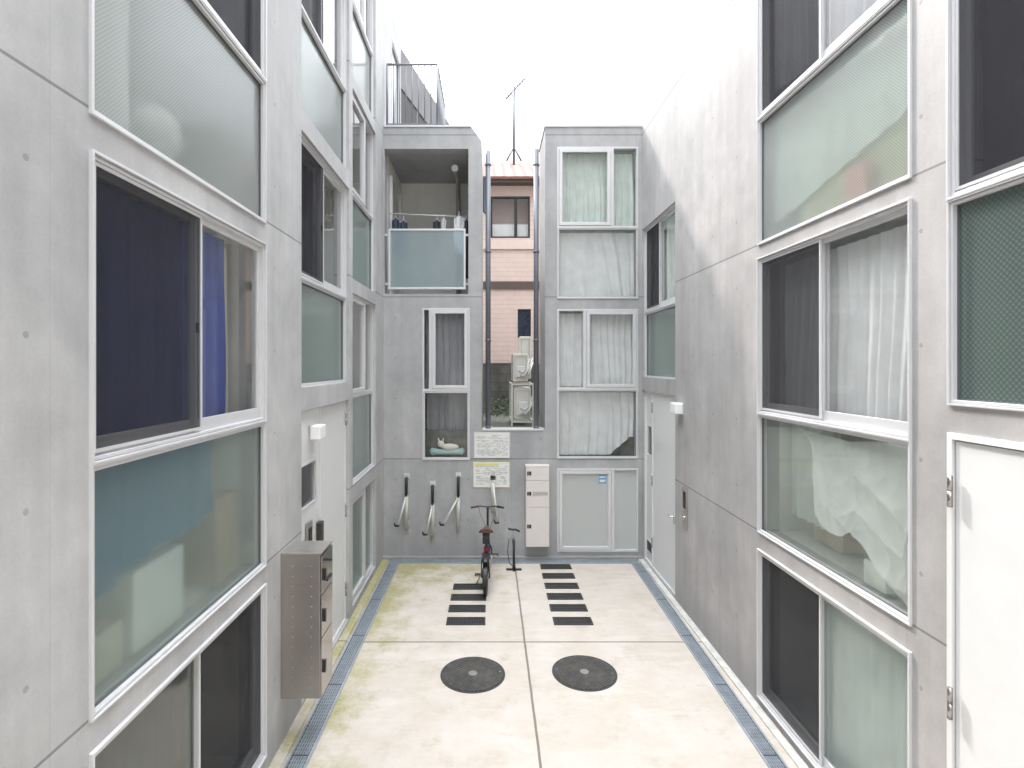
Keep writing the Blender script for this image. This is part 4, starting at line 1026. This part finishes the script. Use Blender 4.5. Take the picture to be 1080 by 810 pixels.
# crumpled white sheet pushed against the lower frosted right pane
mb = MB(); nu, nv = 120, 90
from mathutils import noise as mn_
def sheet(u, v):
    top = 1.04-.04*math.sin(5*u)
    a, b = .30, .36-.36*max(0, u-.45)/.5
    bot = .36-.10*math.sin(math.pi*min(1, u/.5)) if u < .5 else b if u < .93 else .02+2*(u-.93)
    x = .66+1.14*u-.12*(1-v)*(1-u)**2+.04*math.sin(3*v+2*u)
    z = top+(bot-top)*v
    n1 = mn_.noise(Vector((u*2.2, v*1.6, 1.7))); n2 = mn_.noise(Vector((u*4.5+3, v*3, 4.2)))
    ridge = lambda q: 1-abs(math.sin(q))**.7
    y = .175-.075*ridge(5.2*u-2.2*v+1.6*n1)-.028*ridge(9*(v+.55*(u-.62)**2*2)+5*u*v+2.5*n1+.4)*min(1, v*2.2)*min(1, u*2)
    y += .03*n2-.012*ridge(17*u+6*v*u+4*n2)
    return (x, max(.055, y-.03), z)
for j in range(nv+1):
    for i in range(nu+1): mb.v.append(sheet(i/nu, j/nv))
for j in range(nv):
    for i in range(nu): k = j*(nu+1)+i; mb.f.append((k, k+nu+1, k+nu+2, k+1))
mb.smooth = True
M['sheet'] = cloth('white_sheet', (.92, .94, .92), .1)
o = mb.build('bed_sheet', 'sheet', loc=wloc('R', 5.185, 1.635), rz=ROT['R']); tag(o, 'crumpled white sheet pressed behind the lower frosted right pane', 'sheet')

# cushion and plush toy on the rear left sill
ce = empty('cushion', (bx(471), YB+.15, bz(484)+.04)); tag(ce, 'aqua bolster cushion on the sill of the lower rear left window', 'cushion')
MB().tube([(-.29, 0, .05), (-.26, 0, .06), (-.15, 0, .055), (0, 0, .05), (.15, 0, .055), (.26, 0, .06), (.29, 0, .05)], [.03, .065, .05, .045, .05, .065, .03], 14).build('bolster', 'cushion', ce)
pt_ = empty('plush_toy', (bx(470), YB+.14, bz(484)+.13)); tag(pt_, 'cream plush animal lying on the aqua cushion', 'toy')
MB().ball((.06, 0, .05), .15, .055, .055, 18, 12).build('body', 'plush', pt_)
h_ = MB().ball((-.09, -.01, .10), .06, .05, .055, 16, 10).build('head', 'plush', pt_)
for s in (-1, 1): MB().tube([(-.09+s*.03, -.01, .14), (-.09+s*.045, -.01, .20)], [.02, .006], 8).build('ear', 'plush', pt_)
# sticker on the rear right ground window
st_ = MB().box(bx(631.5), bx(639.5), YB+.009, YB+.012, bz(510), bz(501)).build('sticker', 'sticker', world=False); tag(st_, 'small blue square sticker on the ground floor rear window', 'sticker')
MB().box(bx(632.5), bx(638.5), YB+.007, YB+.0085, bz(504), bz(502.5)).box(bx(632.5), bx(638.5), YB+.007, YB+.0085, bz(508.5), bz(506)).build('print', 'paper', st_)

# balcony: drying rod and washing, inner pipe
zr = bz(219); rod = MB().tube([(bx(406), YB+.35, zr), (bx(493), YB+.35, zr-.06)], .010, 8).build('drying_rod', 'alu'); tag(rod, 'thin white drying rod across the balcony opening', 'rod')
def washing(px0, px1, y0, y1, mat, label, cat='clothes', name='hanging_clothes'):
    e = empty(name, (bx((px0+px1)/2), YB+.35, bz(y0))); tag(e, label, cat)
    w = (bx(px1)-bx(px0))/2; h = bz(y0)-bz(y1); mb = MB(); n = 16
    for j in range(n+1):
        for i in range(n+1):
            u = i/n; v = j/n; mb.v.append((-w+2*w*u, .03*math.sin(9*u+2*v)+.02*math.sin(17*u), -h*v-.03*math.sin(math.pi*u)*(1-v)*-1))
    for j in range(n):
        for i in range(n): k = j*(n+1)+i; mb.f.append((k, k+n+1, k+n+2, k+1))
    mb.smooth = True
    o = mb.build('garment', mat, e); s = o.modifiers.new('thick', 'SOLIDIFY'); s.thickness = .012
    MB().tube([(-w*.8, 0, .0), (0, 0, .06), (w*.8, 0, .0)], .006, 6).tube([(0, 0, .06), (0, 0, .11)], .005, 6).build('clothes_hanger', 'white', e)
washing(410, 417, 226, 262, 'c_denim', 'dark denim trousers at the left end of the drying rod')
washing(418, 426, 229, 268, 'c_denim', 'second dark garment hanging beside the denim trousers')
washing(455, 462, 228, 256, 'c_dark', 'small black garment hanging mid balcony')
washing(464, 468, 226, 236, 'c_white', 'tiny white cloth pegged on the drying rod')
washing(478, 488, 224, 262, 'c_white', 'white towel hanging at the right of the balcony')
washing(489, 493, 227, 290, 'c_dark', 'narrow black garment at the right edge of the balcony')
pz = empty('vent_pipe', (-.62, 10.2, 4.4)); tag(pz, 'grey pipe bending down from the balcony ceiling', 'pipe')
MB().tube([(bx(478), YB+.45, bz(157)-.16), (bx(480), YB+.9, bz(157)-.18), (-.60, 10.6, 6.5), (-.60, 10.75, 6.35), (-.60, 10.75, 4.45)], .045, 14).build('pipe', 'steel', pz, world=True)
MB().tube([(bx(478), YB+.44, bz(157)-.16), (bx(478), YB+.47, bz(157)-.16)], .06, 16).build('flange', 'alu', pz, world=True)
